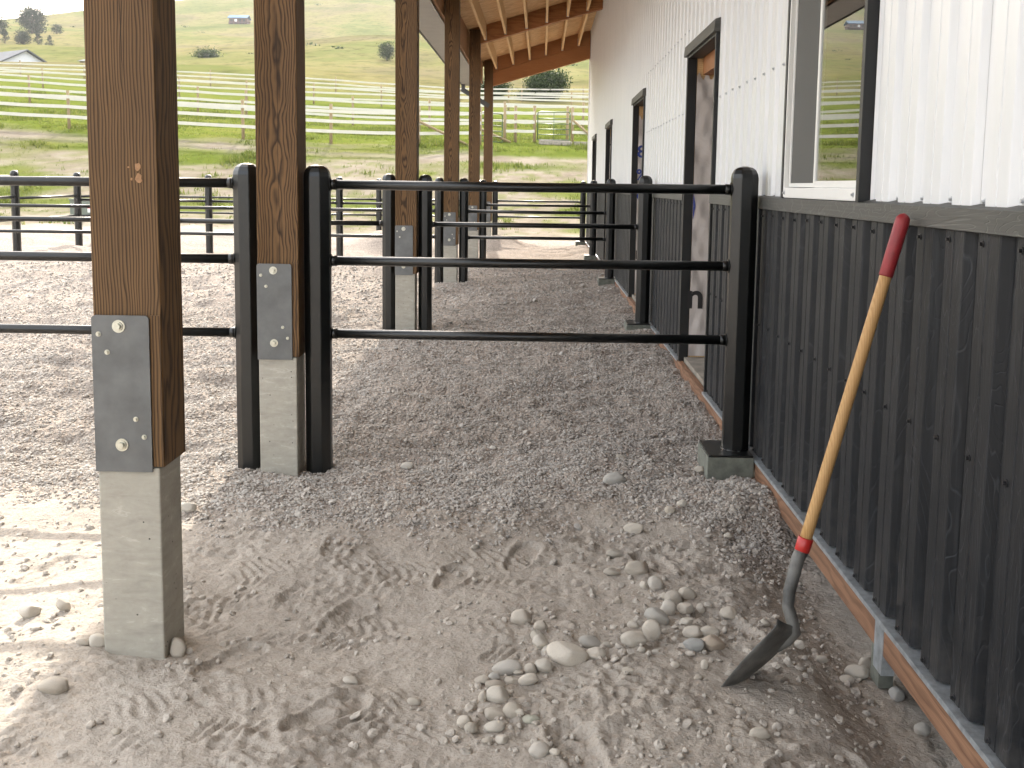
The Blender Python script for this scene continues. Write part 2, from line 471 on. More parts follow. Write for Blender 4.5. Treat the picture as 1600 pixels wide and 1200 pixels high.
M['stone'] = m_stone()
def m_gravel():
    m, nt, b = new_mat('crushed_gravel'); g = NT(nt)
    oi = nt.nodes.new('ShaderNodeObjectInfo').outputs['Random']
    col = g.ramp(oi, [(0, (.29, .262, .232)), (.25, (.40, .366, .325)), (.5, (.345, .322, .293)), (.75, (.45, .413, .37)), (.93, (.37, .32, .275)), (1, (.56, .52, .47))])
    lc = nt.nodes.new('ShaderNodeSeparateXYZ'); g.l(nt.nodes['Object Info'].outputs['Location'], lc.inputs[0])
    tone_fac = g.ramp(g.math('MULTIPLY', g.math('SUBTRACT', lc.outputs[1], 5.2), 1.2), [(0, (1, 1, 1)), (1, (.94, .93, .92))])  # darker colour farther in stands for the deeper, moist shade there
    col = g.mix(1.0, col, tone_fac, 'MULTIPLY')
    g.l(col, b.inputs['Base Color']); b.inputs['Roughness'].default_value = .9
    return m
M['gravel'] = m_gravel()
M['pebble'] = plain_mat('dirt_crumbs', (.40, .36, .312), .95, 0, .3, .5, rnd=200.)
M['barnwall'] = plain_mat('white_barn_wall', (.55, .56, .58), .6, 0, .05, 3)
M['chip'] = plain_mat('bare_wood_chip', (.34, .19, .095), .8, 0, .25, 60)
M['util'] = plain_mat('utility_green', (.13, .15, .12), .5, 0, .1, 5)
M['housewall'] = plain_mat('brown_house_wall', (.10, .06, .045), .8, 0, .2, 1)
M['blueroof'] = plain_mat('blue_metal_roof', (.05, .115, .19), .8, 0, .1, 1, spec=.1)
M['greyroof'] = plain_mat('grey_metal_roof', (.10, .105, .115), .8, 0, .1, 1, spec=.1)

def m_ground():
    m, nt, b = new_mat('ground'); g = NT(nt)
    v = g.coord('Object')
    at = nt.nodes.new('ShaderNodeAttribute'); at.attribute_name = 'surf'
    sp = nt.nodes.new('ShaderNodeSeparateColor'); g.l(at.outputs['Color'], sp.inputs[0])
    grav, grass, hill = sp.outputs[0], sp.outputs[1], sp.outputs[2]
    # dry dirt
    n1 = g.noise(v, 1.3, 5, .6); n2 = g.noise(v, 14, 5, .65); n3 = g.noise(v, 110, 4, .65); n4 = g.noise(v, 42, 4, .6, .5)
    dirt = g.ramp(n1, [(.3, (.345, .306, .262)), (.7, (.42, .376, .326))])
    dirt = g.mix(g.math('MULTIPLY', g.ramp(n2, [(.42, (0, 0, 0)), (.7, (1, 1, 1))]), .40), dirt, (.46, .415, .36))
    dirt = g.mix(g.math('MULTIPLY', g.ramp(n3, [(.35, (1, 1, 1)), (.5, (0, 0, 0))]), .4), dirt, (.19, .158, .128))
    # gravel bed (between the loose stones and far away)
    vo = nt.nodes.new('ShaderNodeTexVoronoi'); vo.inputs['Scale'].default_value = 55.; g.l(v, vo.inputs['Vector'])
    bw = nt.nodes.new('ShaderNodeRGBToBW'); g.l(vo.outputs['Color'], bw.inputs[0])
    gr = g.ramp(bw.outputs[0], [(.1, (.22, .187, .16)), (.5, (.31, .268, .23)), (.9, (.41, .36, .31))])
    gr = g.mix(g.math('MULTIPLY', n1, .35), gr, (.21, .18, .16))
    # grass
    ga = g.noise(v, .35, 5, .65); gb = g.noise(v, 3.0, 4, .7)
    gcol = g.ramp(ga, [(.3, (.066, .092, .016)), (.5, (.105, .128, .025)), (.7, (.14, .142, .038))])
    gcol = g.mix(g.math('MULTIPLY', gb, .5), gcol, (.07, .082, .02))
    # dry hillside
    vs = g.vmath('MULTIPLY', v, (1., .6, 1.))
    ha = g.noise(vs, .012, 6, .62, .6); hb = g.noise(vs, .05, 5, .65); hc = g.noise(vs, .3, 4, .7)
    hcol = g.ramp(ha, [(.30, (.072, .088, .028)), (.42, (.112, .120, .042)), (.50, (.160, .142, .062)), (.58, (.132, .110, .062)), (.70, (.088, .096, .034))])
    hcol = g.mix(g.math('MULTIPLY', g.ramp(hb, [(.4, (0, 0, 0)), (.7, (1, 1, 1))]), .5), hcol, (.082, .090, .026))
    hcol = g.mix(g.math('MULTIPLY', g.ramp(hc, [(.5, (0, 0, 0)), (.68, (1, 1, 1))]), .55), hcol, (.030, .034, .011))
    soil = g.ramp(g.noise(v, .9, 6, .7), [(.3, (.135, .112, .085)), (.55, (.205, .176, .138)), (.75, (.25, .22, .18))])
    dirt = g.mix(at.outputs['Alpha'], dirt, soil)
    col = g.mix(grav, dirt, gr)
    col = g.mix(grass, col, gcol)
    col = g.mix(hill, col, hcol)
    g.l(col, b.inputs['Base Color']); b.inputs['Roughness'].default_value = .95
    b.inputs['Specular IOR Level'].default_value = 0.0
    h = g.math('ADD', g.math('ADD', g.math('MULTIPLY', n3, .55), g.math('MULTIPLY', n4, .9)), g.math('MULTIPLY', n2, .5))
    h = g.math('ADD', h, g.math('MULTIPLY', g.math('MULTIPLY', vo.outputs['Distance'], grav), -1.2))
    g.l(g.bump(h, .75, .012), b.inputs['Normal'])
    return m
M['ground'] = m_ground()

def m_leaf(name, c0, c1, trans=.25):
    m, nt, b = new_mat(name); g = NT(nt)
    geo = nt.nodes.new('ShaderNodeNewGeometry')
    g.l(g.ramp(geo.outputs['Random Per Island'], [(0, c0), (1, c1)]), b.inputs['Base Color'])
    b.inputs['Roughness'].default_value = .6; b.inputs['Specular IOR Level'].default_value = .1
    out = nt.nodes['Material Output']
    tl = nt.nodes.new('ShaderNodeBsdfTranslucent')
    g.l(g.ramp(geo.outputs['Random Per Island'], [(0, tuple(q * 1.2 for q in c0)), (1, tuple(q * 1.3 for q in c1))]), tl.inputs[0])
    mx = nt.nodes.new('ShaderNodeMixShader'); mx.inputs[0].default_value = trans
    g.l(b.outputs[0], mx.inputs[1]); g.l(tl.outputs[0], mx.inputs[2]); g.l(mx.outputs[0], out.inputs[0])
    return m
M['grassblade'] = m_leaf('grass_blade', (.055, .085, .013), (.125, .132, .034), .4)
M['needle'] = m_leaf('pine_needles', (.010, .020, .010), (.032, .048, .022), .1)
M['leaf'] = m_leaf('bush_leaves', (.014, .028, .008), (.055, .078, .024), .2)
M['bark'] = plain_mat('bark', (.07, .05, .035), .9, 0, .4, 6, .3, 20)

# ------------------------------------------------------------------ terrain
PY = [-200, 26.5, 29, 31.5, 36, 43, 59, 83, 110, 160, 215, 260, 460, 640, 1000, 1300]
PZ = [0, 0.03, .16, .50, 1.50, 2.90, 4.45, 6.9, 9.75, 16.4, 21.6, 28.2, 58.5, 89.0, 176, 262]
def macro(X, Y):
    X = np.asarray(X, float); Y = np.asarray(Y, float)
    z = np.interp(Y, PY, PZ)
    # the field tilts up to the west
    xt = np.clip(X, -45, 10)
    z = z + np.where(xt < -8, -(xt + 8) * .048, -(xt + 8) * .012) * sstep(30, 46, Y)
    # ridge line
    az = X / np.maximum(Y, 50)
    tm = np.interp(az, [-1.2, -.49, -.41, -.346, -.2, .5], [.11, .142, .152, .166, .20, .20])
    cap = 1.4 + np.maximum(Y, 50) * tm
    cap = np.where(Y > 760, np.minimum(cap, 1.4 + 760 * tm + (Y - 760) * .08), cap)
    z = np.where(Y > 500, np.minimum(z, cap), z)
    # folds of the hillside
    z = z + sstep(120, 400, Y) * (fbm(X, Y, 160, 3, 5) * 5.0) * (1 - .75 * sstep(500, 700, Y))
    z = z + sstep(40, 80, Y) * fbm(X, Y, 22, 3, 8) * .22
    # yard: near floor a little lower, trench along the wall
    z = z - .035 * (1 - sstep(3.6, 4.7, Y)) * sstep(-40, -2, Y)
    z = z - .085 * sstep(.70, 1.02, X) * (1 - sstep(4.0, 4.7, Y)) * (1 - sstep(1.6, 3.0, X))
    # gravel banked against the wall
    z = z + .075 * np.exp(-((X - .92) / .22) ** 2 - ((Y - 4.62) / .3) ** 2)
    z = z + .04 * sstep(.5, 1.0, X) * sstep(5.3, 7, Y) * (1 - sstep(24, 27, Y)) * (X < 3)
    # rolling heaps of the yard
    z = z + .13 * sstep(-4, -8, X) * sstep(12, 18, Y) * (1 - sstep(27, 32, Y))
    yard = sstep(4.0, 6.0, Y) * (1 - sstep(27, 33, Y)) * (X < 1.2)
    amp = .050 + .045 * sstep(-1.4, -2.6, X) + .02 * sstep(12, 20, Y)
    z = z + yard * amp * (fbm(X * .6, Y, .8, 3, 31) - .1)
    z = z + yard * .030 * (1 - np.abs(fbm(X * .5 + .3 * Y, Y, .55, 2, 35)) * 1.6 - .5)
    # sun side sand, low berm at the first post
    z = z + .05 * np.exp(-((X + 1.40) / .35) ** 2 - ((Y - 3.0) / .35) ** 2)
    z = z + .03 * fbm(X, Y, .9, 2, 77) * (1 - sstep(4, 5, Y)) * sstep(-60, 0, Y)
    # a heap left of the fence run
    z = z + .38 * np.exp(-((X + 3.1) / .75) ** 2 - ((Y - 22.4) / .8) ** 2)
    z = z + .28 * np.exp(-((X + .9) / .55) ** 2 - ((Y - 23.6) / .8) ** 2)
    return z
def gravel_mask(X, Y):
    e = 4.28 + .10 * np.sin(X * 2.1) + .14 * fbm(X, Y, .55, 3, 91) - .45 * sstep(.55, .85, X) + .15 * sstep(-1.6, -2.2, X)
    return sstep(-.22, .40, Y - e + .22 * fbm(X, Y, .16, 2, 92)) * (1 - sstep(25.5, 28.5, Y + 1.2 * fbm(X, Y, 2.5, 3, 14)))
def tread(X, Y, cx, cy, ang, wid, ln, pitch, ph):
    c, s = math.cos(ang), math.sin(ang)
    u = (X - cx) * c + (Y - cy) * s; v = -(X - cx) * s + (Y - cy) * c
    msk = sstep(wid, wid * .7, np.abs(v)) * sstep(ln, ln * .75, np.abs(u))
    w = np.sin((u + np.abs(v) * .55) * 2 * math.pi / (pitch * .68) + ph + 4.5 * fbm(X, Y, .24, 3, 55))
    return msk * np.clip(w * 1.6, -1, 1)
BOOTS = [(-.62, 3.42, 1.2), (-.30, 3.78, 1.4), (-.55, 2.72, .9), (.12, 2.58, 1.9), (.38, 2.35, 1.7), (-.20, 2.38, .4), (-.90, 3.05, 1.1), (.62, 3.35, 2.2), (.45, 3.95, 1.9), (-.05, 4.02, 1.3), (-.75, 4.0, 1.5), (-1.9, 3.4, .7), (.70, 2.55, .5), (-1.75, 3.75, 1.2)]
def detail(X, Y):
    near = (1 - sstep(9, 15, Y)) * (1 - sstep(27, 30, Y))
    gm = gravel_mask(X, Y)
    d = .012 * fbm(X, Y, .22, 3, 3) + .0085 * fbm(X, Y, .07, 3, 40)
    rg = 1 - np.abs(fbm(X + .02 * Y, Y * 1.6, .10, 3, 60))
    d = d + .0095 * (rg - .7)
    d = d + .0068 * fbm(X, Y, .030, 2, 44) + .006 * np.maximum(0, fbm(X, Y, .05, 2, 47) - .25)
    rough_ = .40 + .60 * sstep(-.25, .45, fbm(X, Y, .42, 3, 83))
    d = d * rough_
    # boot prints: shallow soles with a raised rim
    for (bx_, by_, ba) in BOOTS:
        c_, s2 = math.cos(ba), math.sin(ba)
        u_ = ((X - bx_) * c_ + (Y - by_) * s2) / .145; v_ = (-(X - bx_) * s2 + (Y - by_) * c_) / (.052 - .012 * np.clip(((X - bx_) * c_ + (Y - by_) * s2) / -.145, -1, 1))
        q_ = np.sqrt(u_ ** 4 + v_ ** 2)
        d = d + np.where(q_ < 1.8, -.012 * sstep(1.05, .8, q_) + .006 * np.exp(-((q_ - 1.15) / .16) ** 2), 0)
    # wheel lugs and boot marks pressed into the powder
    t = tread(X, Y, -.75, 3.75, .25, .20, 1.0, .062, 0) + tread(X, Y, -.35, 3.25, -.12, .17, .9, .055, 1) \
        + tread(X, Y, -.2, 2.65, .5, .16, .8, .058, 2) + tread(X, Y, -.95, 2.7, .1, .17, .7, .06, 4) + tread(X, Y, .25, 2.25, -.3, .15, .6, .055, 1) \
        + tread(X, Y, .62, 3.75, 1.2, .14, .5, .05, 2) + tread(X, Y, -2.2, 3.5, .3, .2, .9, .06, 1)
    keep = sstep(-.15, .4, fbm(X, Y, .22, 3, 71))
    d = d + .0042 * t * keep
    d = d * (1 - .55 * gm) * (1 - .5 * sstep(-1.2, -1.5, X) * (1 - sstep(4.3, 4.8, Y)))
    d = d + gm * .016 * fbm(X, Y, .16, 3, 21)
    far = sstep(9, 14, Y) * (1 - sstep(60, 90, Y)) * .03 * fbm(X, Y, .8, 3, 2)
    return d * near + far
def gz(X, Y):
    z = macro(X, Y)
    m = (Y > -4) & (Y < 90) & (np.abs(X) < 60)
    z[m] += detail(X[m], Y[m])
    return z
def gz1(x, y): return float(gz(np.array([x]), np.array([y]))[0])
def mz1(x, y): return float(macro(np.array([x]), np.array([y]))[0])

def axis_x():
    f = list(np.arange(-3.0, 1.10, .0080))
    a = []; x = 1.10; d = .03
    while x < 900: a.append(x); x += d; d *= 1.085
    b = []; x = -3.0; d = .014
    while x > -900: x -= d; b.append(x); d *= 1.038 if x > -14 else 1.065
    return np.array(b[::-1] + f + a)
def axis_y():
    y = 1.55; f = []
    while y < 13: f.append(y); y += .0028 * max(y, 2.0)
    d = .05
    while y < 1330: f.append(y); y += d; d = min(d * 1.035, .25) if y < 30 else (min(d * 1.02, .5) if y < 60 else d * 1.05)
    b = []; y = 1.55; d = .03
    while y > -120: y -= d; b.append(y); d *= 1.3
    return np.array(b[::-1] + f)
gx, gy = axis_x(), axis_y()
XX, YY = np.meshgrid(gx, gy)
ZZ = gz(XX, YY)
nx, ny = len(gx), len(gy)
me = bpy.data.meshes.new('ground')
co = np.stack([XX, YY, ZZ], -1).reshape(-1, 3)
idx = np.arange(nx * ny).reshape(ny, nx)
q = np.stack([idx[:-1, :-1], idx[:-1, 1:], idx[1:, 1:], idx[1:, :-1]], -1).reshape(-1, 4)
me.vertices.add(len(co)); me.vertices.foreach_set('co', co.ravel())
me.loops.add(q.size); me.loops.foreach_set('vertex_index', q.ravel().astype(np.int32))
me.polygons.add(len(q)); me.polygons.foreach_set('loop_start', np.arange(0, q.size, 4, dtype=np.int32))
me.polygons.foreach_set('loop_total', np.full(len(q), 4, dtype=np.int32))
me.polygons.foreach_set('use_smooth', np.ones(len(q), dtype=bool))
me.update()
ca = me.color_attributes.new('surf', 'FLOAT_COLOR', 'POINT')
fx, fy = XX.ravel(), YY.ravel()
def grass_mask(X, Y):
    n = fbm(X * .5, Y, 2.4, 4, 9)
    edge = sstep(-.9, .9, (Y - 39.0) / 4.0 + n * 1.5)
    patch = np.maximum(sstep(.10, .45, n) * .9, .55 * sstep(-.1, .5, fbm(X, Y, .7, 3, 29))) * sstep(27.0, 30, Y)
    road = np.exp(-((Y - 40.3 + .05 * X) / .55) ** 2) * .7
    return np.clip(np.maximum(edge, patch) - road, 0, 1)
surf = np.stack([gravel_mask(fx, fy), grass_mask(fx, fy), sstep(75, 125, fy + 10 * fbm(fx, fy, 30, 2, 4)), sstep(25, 29, fy + .8 * fbm(fx, fy, 2.0, 2, 19))], -1)
ca.data.foreach_set('color', surf.astype(np.float32).ravel())
me.materials.append(M['ground'])
ground = put('ground', me)
ground['kind'] = 'structure'
ground['label'] = 'dirt and gravel yard running out to a green field and hillside'

# ------------------------------------------------------------------ barn wall
WX = 1.03                   # outer face of the skirt board
CREST, VALLEY = 1.046, 1.074
PITCH = .2125
Y0, Y1 = -5.0, 24.70
ROOF0, RSL = 3.885 + .29 * 1.1, .29          # underside of beams: z = ROOF0 + RSL*x
BEAM_H = .30
def roof_under(x): return ROOF0 + RSL * x + BEAM_H
barn = thing('barn', 'long barn with white ribbed steel siding above charcoal wainscot', 'barn', (WX, Y1, 0))
DOORS = [(6.72, 8.00, 2.345), (11.34, 12.62, 2.335), (16.55, 17.80, 2.33), (21.2, 22.4, 2.33)]
WIN = (3.56, 4.745, 1.362, 2.56)
TRIM0, TRIM1 = 1.300, 1.356
SK0, SK1 = .032, .124

def siding(y0, y1, z0, z1, CREST=CREST):
    """ribbed sheet between y0 and y1; the top edge z1 may be a number"""
    prof = []
    k0 = math.floor((y0 - 1.0) / PITCH) - 1
    y = 1.0 + k0 * PITCH
    pts = []
    while y < y1 + PITCH:
        pts += [(y, VALLEY), (y + .014, CREST + .002), (y + .018, CREST), (y + .072, CREST), (y + .074, CREST + .0025), (y + .082, CREST + .0025), (y + .084, CREST),
                (y + .138, CREST), (y + .142, CREST + .002), (y + .156, VALLEY)]
        y += PITCH
    ys = [p[0] for p in pts]; xs = [p[1] for p in pts]
    use = [(y0, float(np.interp(y0, ys, xs)))] + [p for p in pts if y0 + 1e-4 < p[0] < y1 - 1e-4] + [(y1, float(np.interp(y1, ys, xs)))]
    mb = MB(); vs = []; fs = []
    for yy, xx in use:
        vs += [(xx, yy, z0), (xx, yy, z1), (xx + .0025, yy, z0), (xx + .0025, yy, z1)]
    for i in range(len(use) - 1):
        a = i * 4; b = a + 4
        fs += [(a, b, b + 1, a + 1), (a + 2, a + 3, b + 3, b + 2), (a, a + 2, b + 2, b), (a + 1, b + 1, b + 3, a + 3)]
    mb.add(vs, fs)
    return mb
WTOP = roof_under(WX) + .02
SHEET = PITCH * 4
def sheets(spans, z0, z1, name, mat):
    cr = CREST + .010 if name == 'siding_panel' else CREST
    for a, b in spans:
        y = a
        edges = [a]
        k = math.ceil((a - 1.0 + .01) / SHEET)
        while 1.0 + k * SHEET < b - .02:
            edges.append(1.0 + k * SHEET); k += 1
        edges.append(b)
        for e0, e1 in zip(edges[:-1], edges[1:]):
            obj(name, siding(e0 + .0004, e1 - .0004, z0, z1, cr), mat, barn)
lo_cut = []
y = Y0
for d0, d1, dz in DOORS:
    lo_cut.append((y, d0)); y = d1
lo_cut.append((y, Y1))
sheets(lo_cut, SK1 + .012, TRIM0 + .02, 'wainscot_panel', M['wainscot'])
hi_cut = [(Y0, WIN[0]), (WIN[1], DOORS[0][0])] + lo_cut[1:]
sheets(hi_cut, TRIM1 - .02, WTOP, 'siding_panel', M['white_metal'])
sheets([(WIN[0], WIN[1])], WIN[3], WTOP, 'siding_panel', M['white_metal'])
for d0, d1, dz in DOORS:
    sheets([(d0, d1)], dz + .03, WTOP, 'siding_panel', M['white_metal'])
# backing, so that the building is closed
def back(y0, y1, z0, z1):
    obj('wall_backing', MB().box((VALLEY + .004, y0, z0), (VALLEY + .03, y1, z1)), M['interior'], barn)
for a, b in lo_cut: back(a, b, SK1, TRIM0 + .0)
for a, b in hi_cut: back(a, b, TRIM0 + .002, WTOP)
back(WIN[0], WIN[1], TRIM0 + .002, WIN[2] - .01); back(WIN[0], WIN[1], WIN[3] + .0, WTOP)
for d0, d1, dz in DOORS: back(d0, d1, dz + .05, WTOP)
# the belt trim, the skirt with its flashing
for a, b in lo_cut:
    mb = MB()
    vs = []; fs = []
    pr = [(VALLEY, TRIM1 + .012), (1.040, TRIM1 + .002), (1.030, TRIM1), (1.030, TRIM0 + .002), (1.036, TRIM0), (VALLEY, TRIM0)]
    n = len(pr)
    for yy in (a, b): vs += [(x, yy, z) for x, z in pr]
    fs = [(i, (i + 1) % n, n + (i + 1) % n, n + i) for i in range(n)] + [tuple(range(n))[::-1], tuple(range(n, 2 * n))]
    obj('belt_trim', mb.add(vs, fs), M['trim'], barn)
def skirt_piece(a, b):
    obj('skirt_board', MB().box((WX, a, SK0), (WX + .038, b, SK1)), M['skirt'], barn, .002)
skirt_piece(Y0, .62); skirt_piece(.624, 3.10); skirt_piece(3.175, 7.6)
skirt_piece(7.604, 12.4); skirt_piece(12.404, 18.4); skirt_piece(18.404, Y1)
obj('strap', MB().box((WX - .003, 3.094, SK0 - .06), (WX + .036, 3.172, SK1 + .001)), M['galv'], barn)
obj('strap', MB().box((WX + .006, 3.14, SK0 - .12), (WX + .05, 3.22, SK0 - .001)), M['footing'], barn)
for a, b in lo_cut:
    obj('flashing', MB().box((WX - .004, a, SK1 + .003), (VALLEY + .003, b, SK1 + .007)).box((WX - .0055, a, SK1 - .008), (WX - .003, b, SK1 + .0065)), M['galv'], barn)
obj('foundation', MB().box((WX + .13, Y0, -.5), (WX + .2, Y1, SK1 - .01)), M['dark'], barn)  # coloured dark to stand for the shaded gap under the skirt
# shell behind
sh = MB().box((WX + .25, Y1 - .12, -.2), (9.0, Y1 - .02, 5.2)).box((WX + .25, Y0 + .02, -.2), (9.0, Y0 + .12, 5.2)).box((9.0, Y0 + .02, -.2), (9.1, Y1 - .02, 6.6))
obj('shell_wall', sh, M['white_metal'], barn)
obj('corner_trim', MB().box((1.036, Y1, .13), (1.20, Y1 + .03, WTOP - .05)), M['vinyl'], barn)
obj('main_roof', MB().hexa([(1.07, Y0, roof_under(1.07) + .03), (9.2, Y0, roof_under(9.2)), (9.2, Y1 + .3, roof_under(9.2)), (1.07, Y1 + .3, roof_under(1.07) + .03),
                            (1.07, Y0, roof_under(1.07) + .08), (9.2, Y0, roof_under(9.2) + .08), (9.2, Y1 + .3, roof_under(9.2) + .08), (1.07, Y1 + .3, roof_under(1.07) + .08)]), M['roofmetal'], barn)
obj('interior_floor', MB().box((WX + .21, Y0, -.06), (8.9, Y1, -.03)), M['oldwood'], barn)

# screws: shared mesh
scr = MB().tube([(.0, 0, 0), (-.0025, 0, 0)], [.0085, .0085], 12).tube([(-.0025, 0, 0), (-.009, 0, 0)], [.0052, .0047], 6, smooth=False)
SCR_L = mesh_from(scr, 'screw', M['screw_light']); SCR_D = mesh_from(scr, 'screw_dark', M['screw_dark'])
def screw_row(z, me, y0, y1, off, x, skip):
    k = math.ceil((y0 - 1.0 - off) / PITCH)
    while 1.0 + off + k * PITCH < y1:
        yy = 1.0 + off + k * PITCH; k += 1
        if any(a - .05 < yy < b + .05 for a, b in skip): continue
        put('screw', me, barn, (x - WX, yy - Y1, z + random.uniform(-.004, .004)))
dsk = [(d[0], d[1]) for d in DOORS]
screw_row(1.376, SCR_L, 2.0, 6.6, .184, VALLEY, [(WIN[0], WIN[1])] + dsk)
screw_row(1.936, SCR_L, 4.8, 11.2, .055, CREST + .010, dsk)
screw_row(2.515, SCR_L, 4.8, 11.2, .055, CREST + .010, dsk)
screw_row(1.272, SCR_D, 2.0, 11.2, .112, CREST, dsk)
screw_row(.757, SCR_D, 2.0, 6.7, .112, CREST, dsk)
screw_row(.152, SCR_D, 2.0, 6.7, .112, CREST, dsk)

# window
wy0, wy1, wz0, wz1 = WIN
win = MB()
def frame_rect(mb, x0, x1, y0, y1, z0, z1, w, wb=None):
    wb = wb or w
    return mb.box((x0, y0, z0), (x1, y0 + w, z1)).box((x0, y1 - w, z0), (x1, y1, z1)).box((x0, y0 + w, z0), (x1, y1 - w, z0 + wb)).box((x0, y0 + w, z1 - w), (x1, y1 - w, z1))
t0, t1 = wy0 + .040, wy1 - .040
wfr = obj('window', frame_rect(win, 1.034, 1.12, t0, t1, wz0, wz1 - .04, .020, .040), M['vinyl'], barn, .003)
ym = (t0 + t1) / 2 + .05
obj('sash', frame_rect(MB(), 1.040, 1.062, t0 + .022, ym + .018, wz0 + .042, wz1 - .072, .024), M['vinyl'], wfr, .002)
obj('sash', frame_rect(MB(), 1.082, 1.105, ym - .016, t1 - .032, wz0 + .042, wz1 - .072, .024), M['vinyl'], wfr, .002)
obj('pane', MB().box((1.045, t0 + .046, wz0 + .064), (1.049, ym - .004, wz1 - .094)), M['glass'], wfr)
obj('pane', MB().box((1.092, ym + .006, wz0 + .064), (1.096, t1 - .054, wz1 - .094)), M['glass'], wfr)
obj('insect_screen', MB().box((1.0555, ym + .022, wz0 + .058), (1.0562, t1 - .046, wz1 - .088)), M['screen'], wfr)
obj('screen_frame', frame_rect(MB(), 1.050, 1.060, ym + .0185, t1 - .0325, wz0 + .0425, wz1 - .0725, .016), M['vinyl'], wfr)
for p in ((t0 + .05, wz0 + .012), (t1 - .03, wz0 + .012)):
    put('screw', SCR_L, wfr, (1.034 - WX, p[0] - Y1, p[1] + .006))
obj('window_trim', MB().box((1.026, wy0 + .006, wz0 - .004), (1.10, t0 - .001, wz1)), M['charcoal'], barn, .0015)
obj('window_trim', MB().box((1.030, t1 + .001, wz0 - .004), (1.10, wy1 - .012, wz1)), M['charcoal'], barn, .0015)
obj('window_trim', MB().box((1.020, wy0 - .04, wz1 - .038), (1.10, wy1 + .04, wz1 + .02)), M['charcoal'], barn, .0015)

# door openings closed with house wrap
fnt_cache = {}
def text_mesh(body, size, mat):
    cu = bpy.data.curves.new('t', 'FONT'); cu.body = body; cu.size = size; cu.align_x = 'CENTER'; cu.align_y = 'CENTER'; cu.resolution_u = 6; cu.offset = size * .022
    to = bpy.data.objects.new('t', cu); COL.objects.link(to)
    me = bpy.data.meshes.new_from_object(to.evaluated_get(bpy.context.evaluated_depsgraph_get()))
    COL.objects.unlink(to); bpy.data.objects.remove(to); bpy.data.curves.remove(cu)
    me.materials.append(mat)
    return me
def letter(body, size, x, y, z, mat, parent):
    return put('lettering', text_mesh(body, size, mat), parent, (x - WX, y - Y1, z), (math.pi / 2, 0, 0))
for i, (d0, d1, dz) in enumerate(DOORS):
    jm = obj('door_opening', MB().box((1.038, d0 - .008, SK1 - .02), (1.14, d0 + .022, dz)).box((1.036, d1 - .04, SK1 - .02), (1.103, d1 + .008, dz)).box((1.040, d0 + .022, dz - .035), (1.14, d1 - .04, dz)), M['charcoal'], barn, .0015)
    obj('head_cap', MB().hexa([(1.018, d0 - .05, dz - .02), (1.1, d0 - .05, dz - .02), (1.1, d1 + .05, dz - .02), (1.018, d1 + .05, dz - .02),
                               (1.024, d0 - .05, dz + .052), (1.1, d0 - .05, dz + .075), (1.1, d1 + .05, dz + .075), (1.024, d1 + .05, dz + .052)]), M['trim'], jm, .0015)
    # the far jamb is wrapped: sheet with soft folds facing the yard gate end
    vs = []; fs = []; nx_, nz_ = 12, 60
    yj = d1 - .043; zt = dz - .16
    for a in range(nx_ + 1):
        for c in range(nz_ + 1):
            xx = 1.104 + .19 * a / nx_
            zz = .165 + (zt - .165) * c / nz_ + (.03 * math.sin(a * 1.7 + i) if c == nz_ else 0)
            vs.append((xx, yj - .006 + .0035 * math.sin(xx * 38 + zz * 9 + i) + .002 * math.sin(xx * 70 - zz * 21 + 2 * i), zz))
    for a in range(nx_):
        for c in range(nz_):
            p = a * (nz_ + 1) + c
            fs.append((p, p + nz_ + 1, p + nz_ + 2, p + 1))
    wr = obj('house_wrap', MB().add(vs, fs, True), M['wrap'], jm)
    obj('jamb_stud', MB().box((1.106, yj + .008, .15), (1.26, yj + .042, dz)), M['purlin'], jm)
    obj('jamb_stud', MB().box((1.086, d0 - .008, .15), (1.26, d0 + .029, dz)), M['purlin'], jm)
    obj('header_board', MB().box((1.145, d0 + .03, dz - .15), (1.26, d1 - .045, dz + .04)), M['beam'], jm)
    obj('sill_board', MB().box((1.075, d0, SK1 - .03), (1.26, d1, SK1 + .03)), M['oldwood'], jm)
    yl = yj - .0135
    if i == 0:
        letter('n', .26, 1.140, yl, .600, M['black_ink'], wr)
        obj('ink_stroke', MB().hexa([(1.104, yl - .001, 1.17), (1.108, yl - .001, 1.17), (1.108, yl, 1.17), (1.104, yl, 1.17), (1.104, yl - .001, 1.26), (1.122, yl - .001, 1.26), (1.122, yl, 1.26), (1.104, yl, 1.26)]).hexa([(1.104, yl - .001, 1.261), (1.122, yl - .001, 1.261), (1.122, yl, 1.261), (1.104, yl, 1.261), (1.104, yl - .001, 1.35), (1.106, yl - .001, 1.35), (1.106, yl, 1.35), (1.104, yl, 1.35)]), M['blue_ink'], wr)
    if i == 1:
        letter('8', .19, 1.142, yl, 1.785, M['blue_ink'], wr)
        letter('%', .17, 1.148, yl, 1.525, M['blue_ink'], wr)
        letter('e', .19, 1.142, yl, 1.30, M['blue_ink'], wr)
        obj('sticker', MB().box((1.106, yl - .0015, .565), (1.195, yl, .665)), M['black_ink'], wr)
        obj('sticker_window', MB().box((1.140, yl - .003, .595), (1.175, yl - .0018, .635)), M['vinyl'], wr)
    if i == 2:
        letter('V', .24, 1.18, yl, 1.97, M['black_ink'], wr)
        letter('0', .24, 1.18, yl, 1.72, M['blue_ink'], wr)

